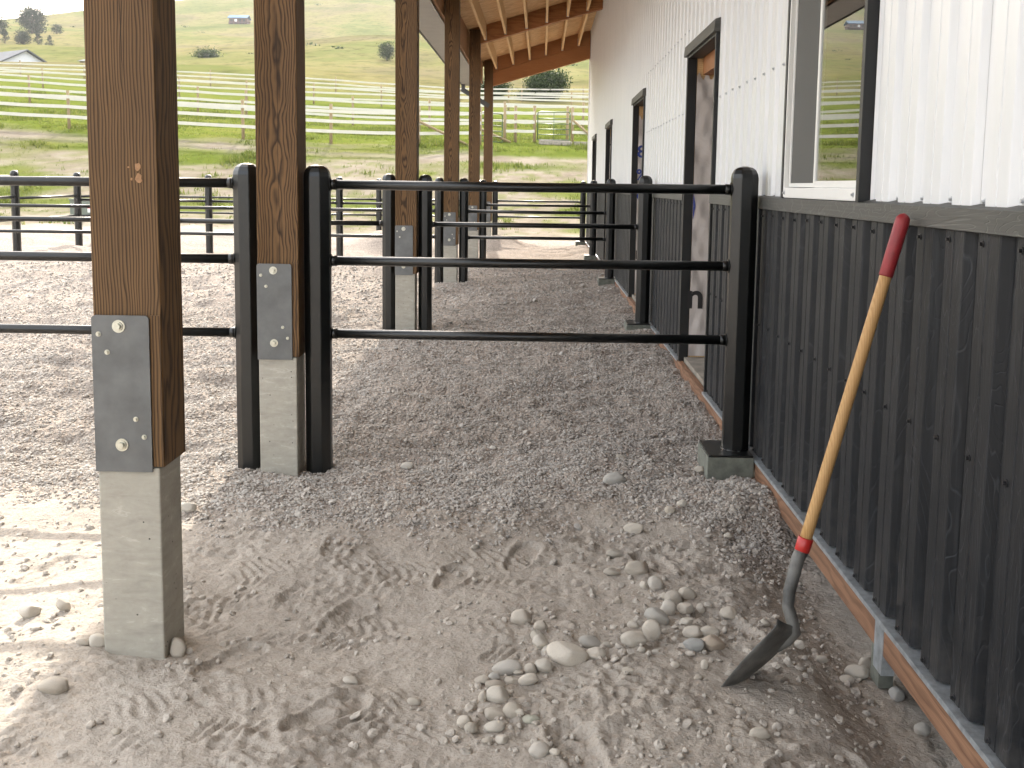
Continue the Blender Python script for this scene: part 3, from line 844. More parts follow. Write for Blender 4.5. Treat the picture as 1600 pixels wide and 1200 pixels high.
# ------------------------------------------------------------------ porch roof
STN = [3.05, 5.08, 9.96, 14.85, 19.73, 24.60]       # front faces of the timber posts
PXC = [-1.182, -1.238, -1.236, -1.225, -1.215, -1.20]
PW, PD = .184, .184
proof = thing('porch_roof', 'open timber porch roof with sheathing, purlins and grey soffit along the barn', 'porch roof', (-1.25, Y1, 3.6))
def sloped(y0, y1, x0, x1, zo0, zo1, w=None):
    """board following the roof slope, from offset zo0 to zo1 above the beam underside"""
    f = lambda x: ROOF0 + RSL * x
    return MB().hexa([(x0, y0, f(x0) + zo0), (x1, y0, f(x1) + zo0), (x1, y1, f(x1) + zo0), (x0, y1, f(x0) + zo0),
                      (x0, y0, f(x0) + zo1), (x1, y0, f(x1) + zo1), (x1, y1, f(x1) + zo1), (x0, y1, f(x0) + zo1)])
STB = [0.2] + STN[1:]
for s_ in STB:
    bm_ = obj('roof_beam', sloped(s_ + .02, s_ + .165, -1.30, 1.046, 0, BEAM_H), M['beam'], proof, .003)
    bolt_me = None
obj('roof_beam', sloped(STN[-1] + .012, STN[-1] + .172, -1.12, 1.045, -.31, -.003), M['beam'], proof, .003)
# purlins in joist hangers
PXS = [-1.02, -.66, -.30, .06, .42, .78]
edges = STB + []
for a, b in zip(edges[:-1], edges[1:]):
    for px in PXS:
        f = lambda x: ROOF0 + RSL * x
        w = .019
        zb, zt_ = .035, BEAM_H - .001
        j = random.uniform(-.012, .012)
        mb = MB().hexa([(px + j - w, a + .168, f(px) + zb), (px + j + w, a + .168, f(px) + zb), (px + j + w, b + .017, f(px) + zb), (px + j - w, b + .017, f(px) + zb),
                        (px + j - w, a + .168, f(px - w) + zt_), (px + j + w, a + .168, f(px + w) + zt_), (px + j + w, b + .017, f(px + w) + zt_), (px + j - w, b + .017, f(px - w) + zt_)])
        pu = obj('purlin', mb, M['purlin'], proof)
        hm = MB().box((px + j - .024, b - .035, f(px) + zb - .004), (px + j + .024, b + .019, f(px) + zb - .0015))
        hm.box((px + j - .023, b - .035, f(px) + zb - .0015), (px + j - .0195, b + .019, f(px) + zb + .15)).box((px + j + .0195, b - .035, f(px) + zb - .0015), (px + j + .023, b + .019, f(px) + zb + .15))
        obj('joist_hanger', hm, M['galv'], pu)
# sheathing boards
yy = -4.6
while yy < Y1 + .1:
    y2 = min(yy + 1.22, Y1 + .15)
    obj('sheathing_panel', sloped(yy + .002, y2 - .002, -1.76, 1.05, BEAM_H, BEAM_H + .018), M['osb'], proof)
    yy += 1.22
obj('roof_sheet', sloped(-4.7, Y1 + .18, -1.82, 1.06, BEAM_H + .021, BEAM_H + .05), M['roofmetal'], proof)
# header along the posts, soffit and fascia
EX = -1.79
obj('header_board', MB().box((-1.372, -4.6, 3.63), (-1.334, Y1 + .10, roof_under(-1.37) - .002)), M['header'], proof)
sb = MB(); y = -4.6
while y < Y1 + .08:
    sb.box((EX + .004, y, 3.602), (-1.374, y + .094, 3.612)); sb.box((EX + .004, y + .094, 3.608), (-1.374, y + .102, 3.614)); y += .102
obj('soffit', sb, M['soffit'], proof)
obj('fascia', MB().box((EX - .02, -4.7, 3.59), (EX, Y1 + .15, roof_under(EX) + .015)), M['fascia'], proof)
obj('fascia', MB().box((EX + .002, Y1 + .11, 3.59), (-1.374, Y1 + .14, roof_under(EX))), M['soffit'], proof)
obj('fascia', sloped(Y1 + .09, Y1 + .108, -1.333, 1.05, BEAM_H - .11, BEAM_H - .002), M['header'], proof)
dn = MB().beam((-1.80, Y1 - .06, 3.50), (-1.18, Y1 - .06, 3.13), .07, .10).box((-1.80, Y1 - .11, 3.46), (-1.72, Y1 - .02, 3.60))
obj('downspout', dn, M['fascia'], proof)

# ------------------------------------------------------------------ timber posts
bolt_mb = MB().tube([(0, 0, 0), (0, -.003, 0)], [.0185, .0185], 24).tube([(0, -.003, 0), (0, -.006, 0)], [.0135, .0125], 18).tube([(0, -.006, 0), (0, -.015, 0)], [.0098, .0092], 6, smooth=False)
BOLT = mesh_from(bolt_mb, 'bolt', M['zinc'])
tek = MB().tube([(0, 0, 0), (0, -.0025, 0)], [.0075, .0075], 14).tube([(0, -.0025, 0), (0, -.009, 0)], [.0048, .0044], 6, smooth=False)
TEK = mesh_from(tek, 'plate_screw', M['zinc'])
PLB = ['brown timber porch post nearest the camera, on a bare concrete stub', 'swirly grained porch post between two black fence posts, second along the row',
       'third timber porch post along the row, gravel banked at its concrete stub', 'fourth timber porch post along the row', 'fifth timber porch post, next to last before the roof end',
       'last timber porch post at the far roof end, pale brown']
def post_top(x): return ROOF0 + RSL * x
plank_seed = 0
for i, (s_, pc) in enumerate(zip(STN, PXC)):
    g0 = mz1(pc, s_) - .35
    t = thing('timber_post', PLB[i], 'post', (pc, s_ + PD / 2, 0), 'timber posts carrying the porch roof')
    x0, x1 = pc - PW / 2, pc + PW / 2
    ytop = post_top(x0) + (.30 if i else .30)
    mt = M['timber_swirl'] if i in (1, 2, 3, 4) else M['timber']
    if i == 5: mt = M['timber']
    # timber: notched over the plate
    tb = MB().box((x0, s_ + .006, .572), (x1 + .012, s_ + PD + .012, ytop))
    o = obj('timber', tb, mt, t, .004)
    obj('timber_ply', MB().box((x0 + .165, s_ + .0, .575), (x1 + .0105, s_ + .0058, 1.02 if i else 1.016)), mt, t)
    obj('concrete_stub', MB().box((x0 + .002, s_ + .001, g0), (x1 - .001, s_ + PD, .571)), M['concrete'], t, .005)
    pl = MB()
    zz0, zz1, xa, xb, r = .560, 1.016, x0 - .001, x0 + .164, .012
    c = [(xa, zz0), (xb, zz0)]
    c += [(xb - r + r * math.cos(a), zz1 - r + r * math.sin(a)) for a in np.linspace(0, math.pi / 2, 6)]
    c += [(xa + r + r * math.cos(a), zz1 - r + r * math.sin(a)) for a in np.linspace(math.pi / 2, math.pi, 6)]
    n = len(c)
    pl.add([(x, s_ - .006, z) for x, z in c] + [(x, s_ + .0005, z) for x, z in c],
           [tuple(range(n)), tuple(range(n, 2 * n))[::-1]] + [(k, n + k, n + (k + 1) % n, (k + 1) % n) for k in range(n)])
    po = obj('steel_plate', pl, M['plate'], t)
    if i < 5:
        oy = t.location.y
        for bx_, bz_ in ((.078, .985), (.078, .640)):
            put('bolt', BOLT, po, (x0 + bx_ - pc, s_ - .006 - oy, bz_), (0, random.uniform(0, 1), 0))
        for bx_, bz_ in ((.019, .962), (.043, .910), (.120, .716), (.143, .664)):
            put('screw', TEK, po, (x0 + bx_ - pc, s_ - .006 - oy, bz_), (0, random.uniform(0, 1), 0))

CHIPS = [(-1.133, 1.436, 0.01, 0.011), (-1.131, 1.404, 0.011, 0.015), (-1.159, 1.435, 0.003, 0.003), (-1.151, 1.402, 0.003, 0.004)]
# bare chips knocked into the stain of the nearest post
_first = [o for o in COL.objects if o.name == 'timber_post'][0]
for (cx0, cz0, rw, rh) in CHIPS:
    mb = MB(); k9 = 11
    ring = [(cx0 + rw * math.cos(2 * math.pi * k / k9) * random.uniform(.65, 1.15), cz0 + rh * math.sin(2 * math.pi * k / k9) * random.uniform(.65, 1.15)) for k in range(k9)]
    mb.add([(x, STN[0] + .0042, z) for x, z in ring] + [(x, STN[0] + .0065, z) for x, z in ring], [tuple(range(k9)), tuple(range(k9, 2 * k9))[::-1]] + [(k, k9 + k, k9 + (k + 1) % k9, (k + 1) % k9) for k in range(k9)])
    obj('bare_chip', mb, M['chip'], _first)

# ------------------------------------------------------------------ black pipe fences
RZ = (1.390, 1.029, .674)
RR = .0225
def oct_post(x, y, z0, z1, r=.061):
    """eight sided post with a rounded cap"""
    R_ = r / math.cos(math.pi / 8)
    zs = [z0, z1 - .055, z1 - .036, z1 - .018, z1 - .006, z1]
    rs = [R_, R_, R_ * .95, R_ * .80, R_ * .55, R_ * .18]
    return MB().tube([(x, y, z) for z in zs], rs, 8, smooth=False, phase=math.pi / 8)
def flange(x, y, z, sx):
    a = MB().tube([(x, y, z), (x + sx * .004, y, z)], .033, 20)
    a.tube([(x + sx * .004, y, z), (x + sx * .030, y, z)], RR + .0028, 18)
    return a
def fence(name, label, posts, ends, y, group, foot=None, z1=1.485, flip=False):
    """posts: list of (x, y, z0, z1); ends: list of (xa, xb) rail spans along X at depth y"""
    f = thing('pipe_fence', label, 'fence', (posts[0][0], y, 0), group)
    for (px, py, a, b) in posts:
        obj('fence_post', oct_post(px, py, a, b), M['black'], f, .003, 1)
    for xa, xb in ends:
        for z in RZ:
            dz = random.uniform(-.003, .003); sg = random.uniform(-.002, .002)
            rl = obj('rail', MB().tube([(xa + .001, y, z + dz), ((xa + xb) / 2, y, z + sg - .001), (xb - .001, y, z + dz * .3)], RR, 16), M['black'], f)
            obj('flange', flange(xa, y, z + dz, 1), M['black'], rl)
            obj('flange', flange(xb, y, z + dz * .3, -1), M['black'], rl)
    return f
names = ['', 'second', 'third', 'fourth', 'fifth', 'last']
FR = 'fence sections between the porch posts and the barn wall'
FL = 'fence runs out into the yard'
POSTX = .958
labR = {1: 'front black pipe fence section across the walkway, ending beside the window',
        2: 'second black pipe fence section across the walkway, just before the house-wrapped second door',
        3: 'third black pipe fence section across the walkway', 4: 'fourth black pipe fence section across the walkway', 5: 'farthest black pipe fence section across the walkway under the roof end'}
labL = {1: 'black pipe fence run passing behind the nearest timber post', 2: 'black pipe fence run leaving the third timber post to the yard',
        3: 'black pipe fence run leaving the fourth timber post to the yard', 4: 'black pipe fence run leaving the fifth timber post, three posts showing',
        5: 'farthest black pipe fence run, along the grass edge'}
for i in range(1, 6):
    y = STN[i] + .10
    xl, xr = PXC[i] - .160, PXC[i] + .176
    gL, gR = mz1(xl, y) - .3, mz1(xr, y) - .3
    fence('pipe_fence', labR[i], [(xr, y, gR, 1.482), (POSTX, y, .150, 1.498)], [(xr + .061, POSTX - .061)], y, FR)
    outs = [-3.66, -6.06, -8.48]
    po = [(xl, y, gL, 1.486)] + [(ox, y, mz1(ox, y) - .3, 1.50 + .012 * k) for k, ox in enumerate(outs)]
    sp = [(outs[0] + .061, xl - .061)] + [(b_ + .061, a_ - .061) for a_, b_ in zip(outs[:-1], outs[1:])]
    fence('pipe_fence', labL[i], po, sp, y, FL)
    # footing of the wall post
    gf = mz1(.95, y)
    fb = thing('post_footing', {1: 'concrete footing block under the front fence post, pebbles along its edge', 2: 'concrete footing block under the second wall fence post', 3: 'concrete footing block under the third wall fence post',
                                4: 'concrete footing block under the fourth wall fence post', 5: 'concrete footing block under the farthest wall fence post'}[i], 'footing', (.92, y, 0), 'footing blocks of the wall posts')
    obj('block', MB().box((.806, y - .15, -.15), (1.024, y + .17, .136)), M['footing'], fb, .004)
    obj('base_plate', MB().box((.812, y - .148, .1365), (1.020, y + .165, .146)), M['black'], fb, .001)
    wd = MB()
    for k in range(8):
        a = 2 * math.pi * k / 8
        wd.tube([(POSTX + .066 * math.cos(a) - .0, y + .066 * math.sin(a), .147), (POSTX + .066 * math.cos(a + .8), y + .066 * math.sin(a + .8), .147)], .005, 6)
    obj('weld_bead', wd, M['black'], fb)
# side run along the far edge of the yard
of = thing('pipe_fence', 'black pipe fence line running away along the outer edge of the yard', 'fence', (-8.48, 17.4, 0), FL)
oy_ = [15.0, 17.45, 19.9, 22.3, 24.75]
for yy in oy_[1:4:2]:
    obj('fence_post', oct_post(-8.48, yy, mz1(-8.48, yy) - .3, 1.53), M['black'], of, .003, 1)
for a, b in zip(oy_[:-1], oy_[1:]):
    for z in (1.41, 1.08, .72):
        obj('rail', MB().tube([(-8.48, a + .061, z), (-8.48, b - .061, z + .02)], RR, 12), M['black'], of)

# ------------------------------------------------------------------ shovel
sv = thing('shovel', 'long handled round point shovel with red grip leaning on the charcoal wall', 'shovel', (.53, 2.97, -.02))
T_ = Vector((1.000, 3.030, 1.330)); Bn = Vector((.756, 2.985, .405))
d_ = (T_ - Bn).normalized()
org = ORIG['shovel']
pts = [Bn + (T_ - Bn) * k / 14 for k in range(15)]
rs = [.0168] * 15
hd = MB().tube(pts[:13], rs[:13], 18)
ho = put('handle', None, sv) if False else obj('handle', hd, M['handle'], sv)
gp = [T_ - d_ * .175, T_ - d_ * .172, T_ - d_ * .06, T_ - d_ * .02, T_ - d_ * .008, T_, T_ + d_ * .005]
obj('grip', MB().tube(gp, [.0178, .0193, .0198, .0202, .0185, .0125, .003], 20), M['grip'], ho)
obj('collar', MB().tube([Bn - d_ * .020, Bn - d_ * .018, Bn + d_ * .018, Bn + d_ * .020], [.0200, .0212, .0216, .0198], 20), M['band'], ho)
SOCK = [(0.739, 2.975, 0.368), (0.713, 2.955, 0.276), (0.707, 2.935, 0.241)]
tip = Vector((.522, 2.950, -.078))
top = Vector((.733, 2.910, .184))
ax = (tip - top); L_ = ax.length; ax.normalize()
wv_ = Vector((.52, .78, -.34)); wv_ = (wv_ - ax * wv_.dot(ax)).normalized()
nn_ = ax.cross(wv_).normalized()
so = obj('socket', MB().tube([Bn - d_ * .019, Vector(SOCK[0]), Vector(SOCK[1]), Vector(SOCK[2]), Vector((.7155, 2.918, .212)), top + ax * .012 - nn_ * .002, top + ax * .05 + nn_ * .002, top + ax * .085 + nn_ * .000],
                             [.0195, .0188, .0176, .0172, .0178, .0165, .0125, .005], 16), M['blade'], sv)
obj('rivet', MB().tube([(.748 - .004, 2.984 - .0165, .352), (.748 - .004, 2.984 - .0225, .352)], [.006, .004], 10), M['zinc'], so)
# blade: grid in axis / width, dished
nu, nv = 22, 14
vs = []; fs = []
for sdt in (0, .0024):
    for a in range(nu + 1):
        u = a / nu
        hw = .088 + .010 * math.sin(min(u / .55, 1) * math.pi / 2)
        if u > .30: hw *= max(0.0, 1 - ((u - .30) / .70) ** 1.6) ** .85
        hw = max(hw, .004)
        for b_ in range(nv + 1):
            w_ = -1 + 2 * b_ / nv
            dish = .029 * (1 - w_ * w_) * (hw / .11) * (1 - .3 * u) + .003 * math.sin(math.pi * u)
            ridge = .012 * math.exp(-(w_ / .22) ** 2) * max(0, 1 - u * 2.2)
            roll = -.010 * max(0, 1 - u / .05) * (1 if abs(w_) > .25 else 0)
            p = top + ax * (u * L_) + wv_ * (w_ * hw) + nn_ * (dish - .029 + roll + ridge * .5 + sdt)
            vs.append(p)
N1 = (nu + 1) * (nv + 1)
def gi(l, a, b): return l * N1 + a * (nv + 1) + b
for l in (0, 1):
    for a in range(nu):
        for b_ in range(nv):
            fs.append((gi(l, a, b_), gi(l, a + 1, b_), gi(l, a + 1, b_ + 1), gi(l, a, b_ + 1)))
for a in range(nu):
    fs.append((gi(0, a, 0), gi(1, a, 0), gi(1, a + 1, 0), gi(0, a + 1, 0))); fs.append((gi(0, a, nv), gi(0, a + 1, nv), gi(1, a + 1, nv), gi(1, a, nv)))
for b_ in range(nv):
    fs.append((gi(0, 0, b_), gi(0, 0, b_ + 1), gi(1, 0, b_ + 1), gi(1, 0, b_))); fs.append((gi(0, nu, b_), gi(1, nu, b_), gi(1, nu, b_ + 1), gi(0, nu, b_ + 1)))
obj('blade', MB().add(vs, fs, True), M['blade'], sv)

# ------------------------------------------------------------------ cobbles: x, y, width, apparent height, tone, label
STONES = [
    (-0.039, 3.35, 0.061, 0.051, 'p', 'smooth round pale stone sitting alone left of the cobble trail'),
    (0.009, 3.218, 0.031, 0.031, 'd', 'small dirty stone tucked above the upright cobble in the trail'),
    (0.023, 3.266, 0.039, 0.031, 'd', 'half buried stone just below the lone round pale stone'),
    (0.021, 3.132, 0.044, 0.048, 'p', 'upright pale cobble left of the long loaf-shaped stone'),
    (0.044, 3.108, 0.03, 0.03, 'p', 'small round stone touching the end of the long loaf-shaped stone'),
    (0.102, 3.054, 0.104, 0.055, 'p', 'long loaf-shaped stone, biggest in the cobble trail'),
    (0.174, 3.158, 0.067, 0.048, 'g', 'smooth grey round stone behind the long loaf-shaped stone'),
    (0.185, 3.076, 0.051, 0.039, 'p', 'round cobble at the end of the long loaf-shaped stone'),
    (0.222, 3.145, 0.03, 0.02, 'd', 'small stone right of the smooth grey round stone'),
    (-0.076, 3.007, 0.072, 0.039, 'p', 'angular wedge-shaped stone at the bend of the cobble trail'),
    (-0.111, 2.952, 0.031, 0.032, 'g', 'small smooth stone below the angular wedge-shaped stone'),
    (-0.145, 2.941, 0.04, 0.027, 'd', 'dusty low stone at the outer edge of the trail bend'),
    (-0.044, 2.994, 0.029, 0.021, 'p', 'small pale stone beside the angular wedge-shaped stone'),
    (-0.007, 2.999, 0.033, 0.039, 'd', 'narrow upright stone in the middle of the trail bend'),
    (0.03, 3.008, 0.046, 0.041, 'p', 'triangular cobble below the long loaf-shaped stone'),
    (-0.014, 2.937, 0.046, 0.034, 'p', 'broad pale stone below the narrow upright stone'),
    (-0.059, 2.949, 0.038, 0.021, 'd', 'dusty flat stone between the wedge and the broad pale stone'),
    (-0.107, 2.904, 0.051, 0.021, 'd', 'long flat dusty stone above the flat-faced cobble'),
    (-0.095, 2.823, 0.057, 0.048, 'p', 'cobble with a flat broken pale face in the trail'),
    (-0.137, 2.823, 0.02, 0.035, 'p', 'thin upright stone beside the flat-faced cobble'),
    (-0.069, 2.85, 0.02, 0.019, 'd', 'tiny stone against the right of the flat-faced cobble'),
    (-0.1, 2.75, 0.052, 0.036, 'd', 'dust-covered stone directly below the flat-faced cobble'),
    (-0.054, 2.751, 0.043, 0.045, 'd', 'pointed brown cobble right of the dust-covered stone'),
    (-0.178, 2.708, 0.036, 0.036, 'p', 'round stone at the outer tip of the lower trail'),
    (-0.161, 2.681, 0.028, 0.03, 'd', 'small oval stone leaning on the outermost round stone'),
    (-0.099, 2.68, 0.048, 0.032, 'p', 'smooth oval stone near the foot of the trail'),
    (-0.003, 2.722, 0.039, 0.025, 'n', 'smooth greenish oval stone right of the pointed cobble'),
    (-0.034, 2.738, 0.025, 0.016, 'p', 'small flat stone beside the greenish oval stone'),
    (-0.114, 2.621, 0.026, 0.019, 'd', 'dark-sided pebble below the smooth oval stone'),
    (-0.077, 2.627, 0.028, 0.023, 'p', 'dusty pebble at the very foot of the trail'),
    (0.018, 2.562, 0.043, 0.039, 'p', 'rough pale cobble alone at the bottom edge of the picture'),
    (0.057, 2.55, 0.025, 0.017, 'p', 'small stone beside the rough pale bottom cobble'),
    (0.398, 4.276, 0.076, 0.039, 'p', 'flat pale stone at the edge of the gravel, above the trail'),
    (0.307, 4.039, 0.062, 0.035, 'd', 'dirt-caked stone below the flat pale gravel-edge stone'),
    (0.282, 3.835, 0.055, 0.021, 'd', 'thin flat buried stone left of the dirt-caked mound stone'),
    (0.373, 3.837, 0.084, 0.055, 'd', 'large dirt-caked stone at the upper end of the trail'),
    (0.388, 3.708, 0.028, 0.033, 'p', 'small oval pebble below the large dirt-caked stone'),
    (0.424, 3.685, 0.046, 0.053, 'p', 'tilted squarish cobble below the large dirt-caked stone'),
    (0.445, 3.594, 0.023, 0.032, 'd', 'small upright pebble left of the round mid-trail cobble'),
    (0.471, 3.549, 0.054, 0.052, 'd', 'round cobble in the middle of the upper trail'),
    (0.521, 3.585, 0.052, 0.045, 'd', 'broad cobble right of the round mid-trail cobble'),
    (0.439, 3.427, 0.043, 0.063, 'p', 'tall two-toned cobble standing in the upper trail'),
    (0.497, 3.439, 0.044, 0.039, 'p', 'split pale stone right of the tall two-toned cobble'),
    (0.552, 3.473, 0.026, 0.033, 'p', 'small white-capped stone near the upper trail'),
    (0.394, 3.35, 0.072, 0.058, 'g', 'large flat-sided grey cobble in the upper trail'),
    (0.364, 3.222, 0.052, 0.068, 'p', 'tall pear-shaped cobble in front of the flat-sided grey one'),
    (0.317, 3.314, 0.036, 0.027, 'p', 'small blocky stone left of the pear-shaped cobble'),
    (0.322, 3.231, 0.041, 0.023, 'p', 'flat stone just left of the pear-shaped cobble'),
    (0.3, 3.141, 0.07, 0.034, 'p', 'long low cobble in front of the pear-shaped cobble'),
    (0.291, 3.191, 0.037, 0.024, 'd', 'dusty stone behind the long low cobble'),
    (0.497, 3.257, 0.061, 0.035, 'p', 'pale flat stone behind the blue-grey one near the blade'),
    (0.548, 3.251, 0.056, 0.033, 'd', 'dusty flat stone behind the brown lumpy cobble'),
    (0.483, 3.143, 0.059, 0.041, 'b', 'speckled blue-grey oval stone near the shovel tip'),
    (0.544, 3.153, 0.061, 0.053, 'r', 'lumpy brown cobble beside the blue-grey oval stone'),
    (0.634, 3.418, 0.05, 0.044, 'd', 'lone triangular cobble between the trail and the shovel'),
    (0.485, 3.319, 0.036, 0.019, 'p', 'thin flat stone above the pair near the shovel tip'),
    (0.413, 3.271, 0.023, 0.019, 'p', 'tiny stone right of the pear-shaped cobble'),
    (0.774, 4.041, 0.033, 0.023, 'p', 'white pebble left of the shovel socket'),
    (0.767, 4.214, 0.029, 0.029, 'd', 'small pebble on the dirt bank below the footing'),
    (0.269, 2.959, 0.031, 0.019, 'd', 'small low stone below the long low cobble'),
    (0.497, 3.03, 0.02, 0.03, 'p', 'small upright pale pebble left of the shovel tip'),
    (0.32, 3.102, 0.02, 0.02, 'p', 'tiny round pebble under the long low cobble'),
    (0.366, 3.111, 0.022, 0.016, 'p', 'tiny white pebble right of the long low cobble'),
    (0.468, 2.955, 0.023, 0.017, 'd', 'small dusty pebble left of the blade tip'),
    (0.409, 3.007, 0.023, 0.018, 'p', 'small flat pebble in the open dirt below the trail'),
    (0.286, 3.572, 0.022, 0.025, 'd', 'small buried pebble in the dirt left of the upper trail'),
    (0.366, 4.915, 0.101, 0.054, 'g', 'smooth oval grey stone lying on the gravel'),
    (0.62, 4.514, 0.036, 0.033, 'p', 'small stone where the gravel meets the dirt'),
    (0.565, 4.467, 0.041, 0.033, 'd', 'dusty stone next to the gravel edge'),
    (1.014, 5.053, 0.062, 0.05, 'n', 'smooth stone against the front footing block'),
    (0.788, 5.141, 0.05, 0.034, 'p', 'stone at the corner of the front footing block'),
    (0.423, 5.342, 0.055, 0.035, 'd', 'dusty half-buried stone in the gravel before the front fence'),
    (1.0, 3.224, 0.07, 0.045, 'p', 'two-toned flat stone near the galvanised strap'),
    (1.054, 3.312, 0.044, 0.044, 'd', 'round stone behind the two-toned flat stone'),
    (0.831, 3.269, 0.03, 0.03, 'p', 'pale pebble right of the shovel blade'),
    (0.741, 3.362, 0.03, 0.028, 'p', 'white pebble behind the shovel blade'),
    (0.881, 3.194, 0.036, 0.021, 'd', 'flat pebble between the blade and the skirt board'),
    (0.942, 3.146, 0.044, 0.025, 'p', 'flat pale stone below the two-toned stone'),
    (1.075, 3.081, 0.041, 0.041, 'g', 'dark stone in the trench under the skirt board'),
    (1.08, 2.881, 0.039, 0.039, 'g', 'grey stone deeper along the trench under the skirt board'),
    (0.582, 2.637, 0.05, 0.032, 'd', 'low dusty stone at the bottom edge below the shovel'),
    (-1.61, 3.289, 0.057, 0.053, 'p', 'round stone in the sunlit sand at the picture edge'),
    (-1.518, 3.329, 0.041, 0.053, 'p', 'upright egg-shaped stone in the sun beside the first post'),
    (-1.299, 3.064, 0.044, 0.044, 'p', 'round stone at the foot of the first post'),
    (-1.341, 3.063, 0.034, 0.025, 'd', 'small stone left of the round one at the post foot'),
    (-1.066, 3.084, 0.041, 0.062, 'p', 'upright oval stone standing at the corner of the first post'),
    (-1.452, 4.378, 0.065, 0.034, 'p', 'flat white stone in the sun patch between the posts'),
    (-0.951, 3.176, 0.029, 0.021, 'd', 'small flat stone on the dirt right of the first post'),
    (-1.317, 2.8, 0.079, 0.036, 'd', 'half buried stone in the sunlit sand at bottom left'),
    (-0.514, 2.91, 0.042, 0.027, 'p', 'small pale stone alone in the middle of the dirt'),
    (-0.326, 2.82, 0.033, 0.022, 'd', 'dusty pebble in the dirt left of the lower trail'),
    (-0.63, 5.161, 0.056, 0.028, 'p', 'pale flat stone at the gravel edge below the front fence'),
    (-1.073, 2.629, 0.024, 0.017, 'd', 'small pebble in the shade below the first post'),
]

def stone_mesh(seed):
    r = random.Random(seed)
    bm = bmesh.new(); bmesh.ops.create_icosphere(bm, subdivisions=3, radius=1.0)
    pl = []
    for k in range(r.choice([3, 5, 8])):
        v = Vector((r.gauss(0, 1), r.gauss(0, 1), r.gauss(0, 1))).normalized(); pl.append((v, r.uniform(.62, .88)))
    off = Vector((r.uniform(0, 50), r.uniform(0, 50), r.uniform(0, 50)))
    from mathutils import noise as mn
    for v in bm.verts:
        p = v.co.normalized()
        q = p * (1 + .13 * mn.noise(p * 1.3 + off) + .03 * mn.noise(p * 4 + off))
        for n, dd in pl:
            e = q.dot(n) - dd
            if e > 0: q = q - n * e * .85
        v.co = q
    for fc in bm.faces: fc.smooth = True
    me = bpy.data.meshes.new('stone'); bm.to_mesh(me); bm.free(); me.materials.append(M['stone'])
    return me
SMESH = [stone_mesh(s) for s in range(10)]
TONE = {'p': (1.0, .98, .95), 'd': (.80, .77, .73), 'g': (.72, .74, .76), 'n': (.74, .78, .70), 'b': (.55, .60, .66), 'r': (.70, .60, .52)}
for i, (sx, sy, w, h, tn, lab) in enumerate(STONES):
    r = random.Random(100 + i)
    o = put('stone', SMESH[r.randrange(10)])
    a = w / 2 * 1.22; c = max(h / 2 * 1.05, a * .55); b_ = r.uniform(.75, 1.0) * min(a, c * 1.3)
    if h > w * 1.15: b_ = a * .9
    o.scale = (a, b_, c)
    o.rotation_euler = (r.uniform(-.18, .18), r.uniform(-.18, .18), r.uniform(-.25, .25))
    sunk = .60 if tn != 'd' else .42
    o.location = (sx, sy + b_ * .3, gz1(sx, sy) + c * sunk)
    o.color = (*TONE[tn], 1)
    tag(o, lab, 'stone', 'loose stones on the ground')

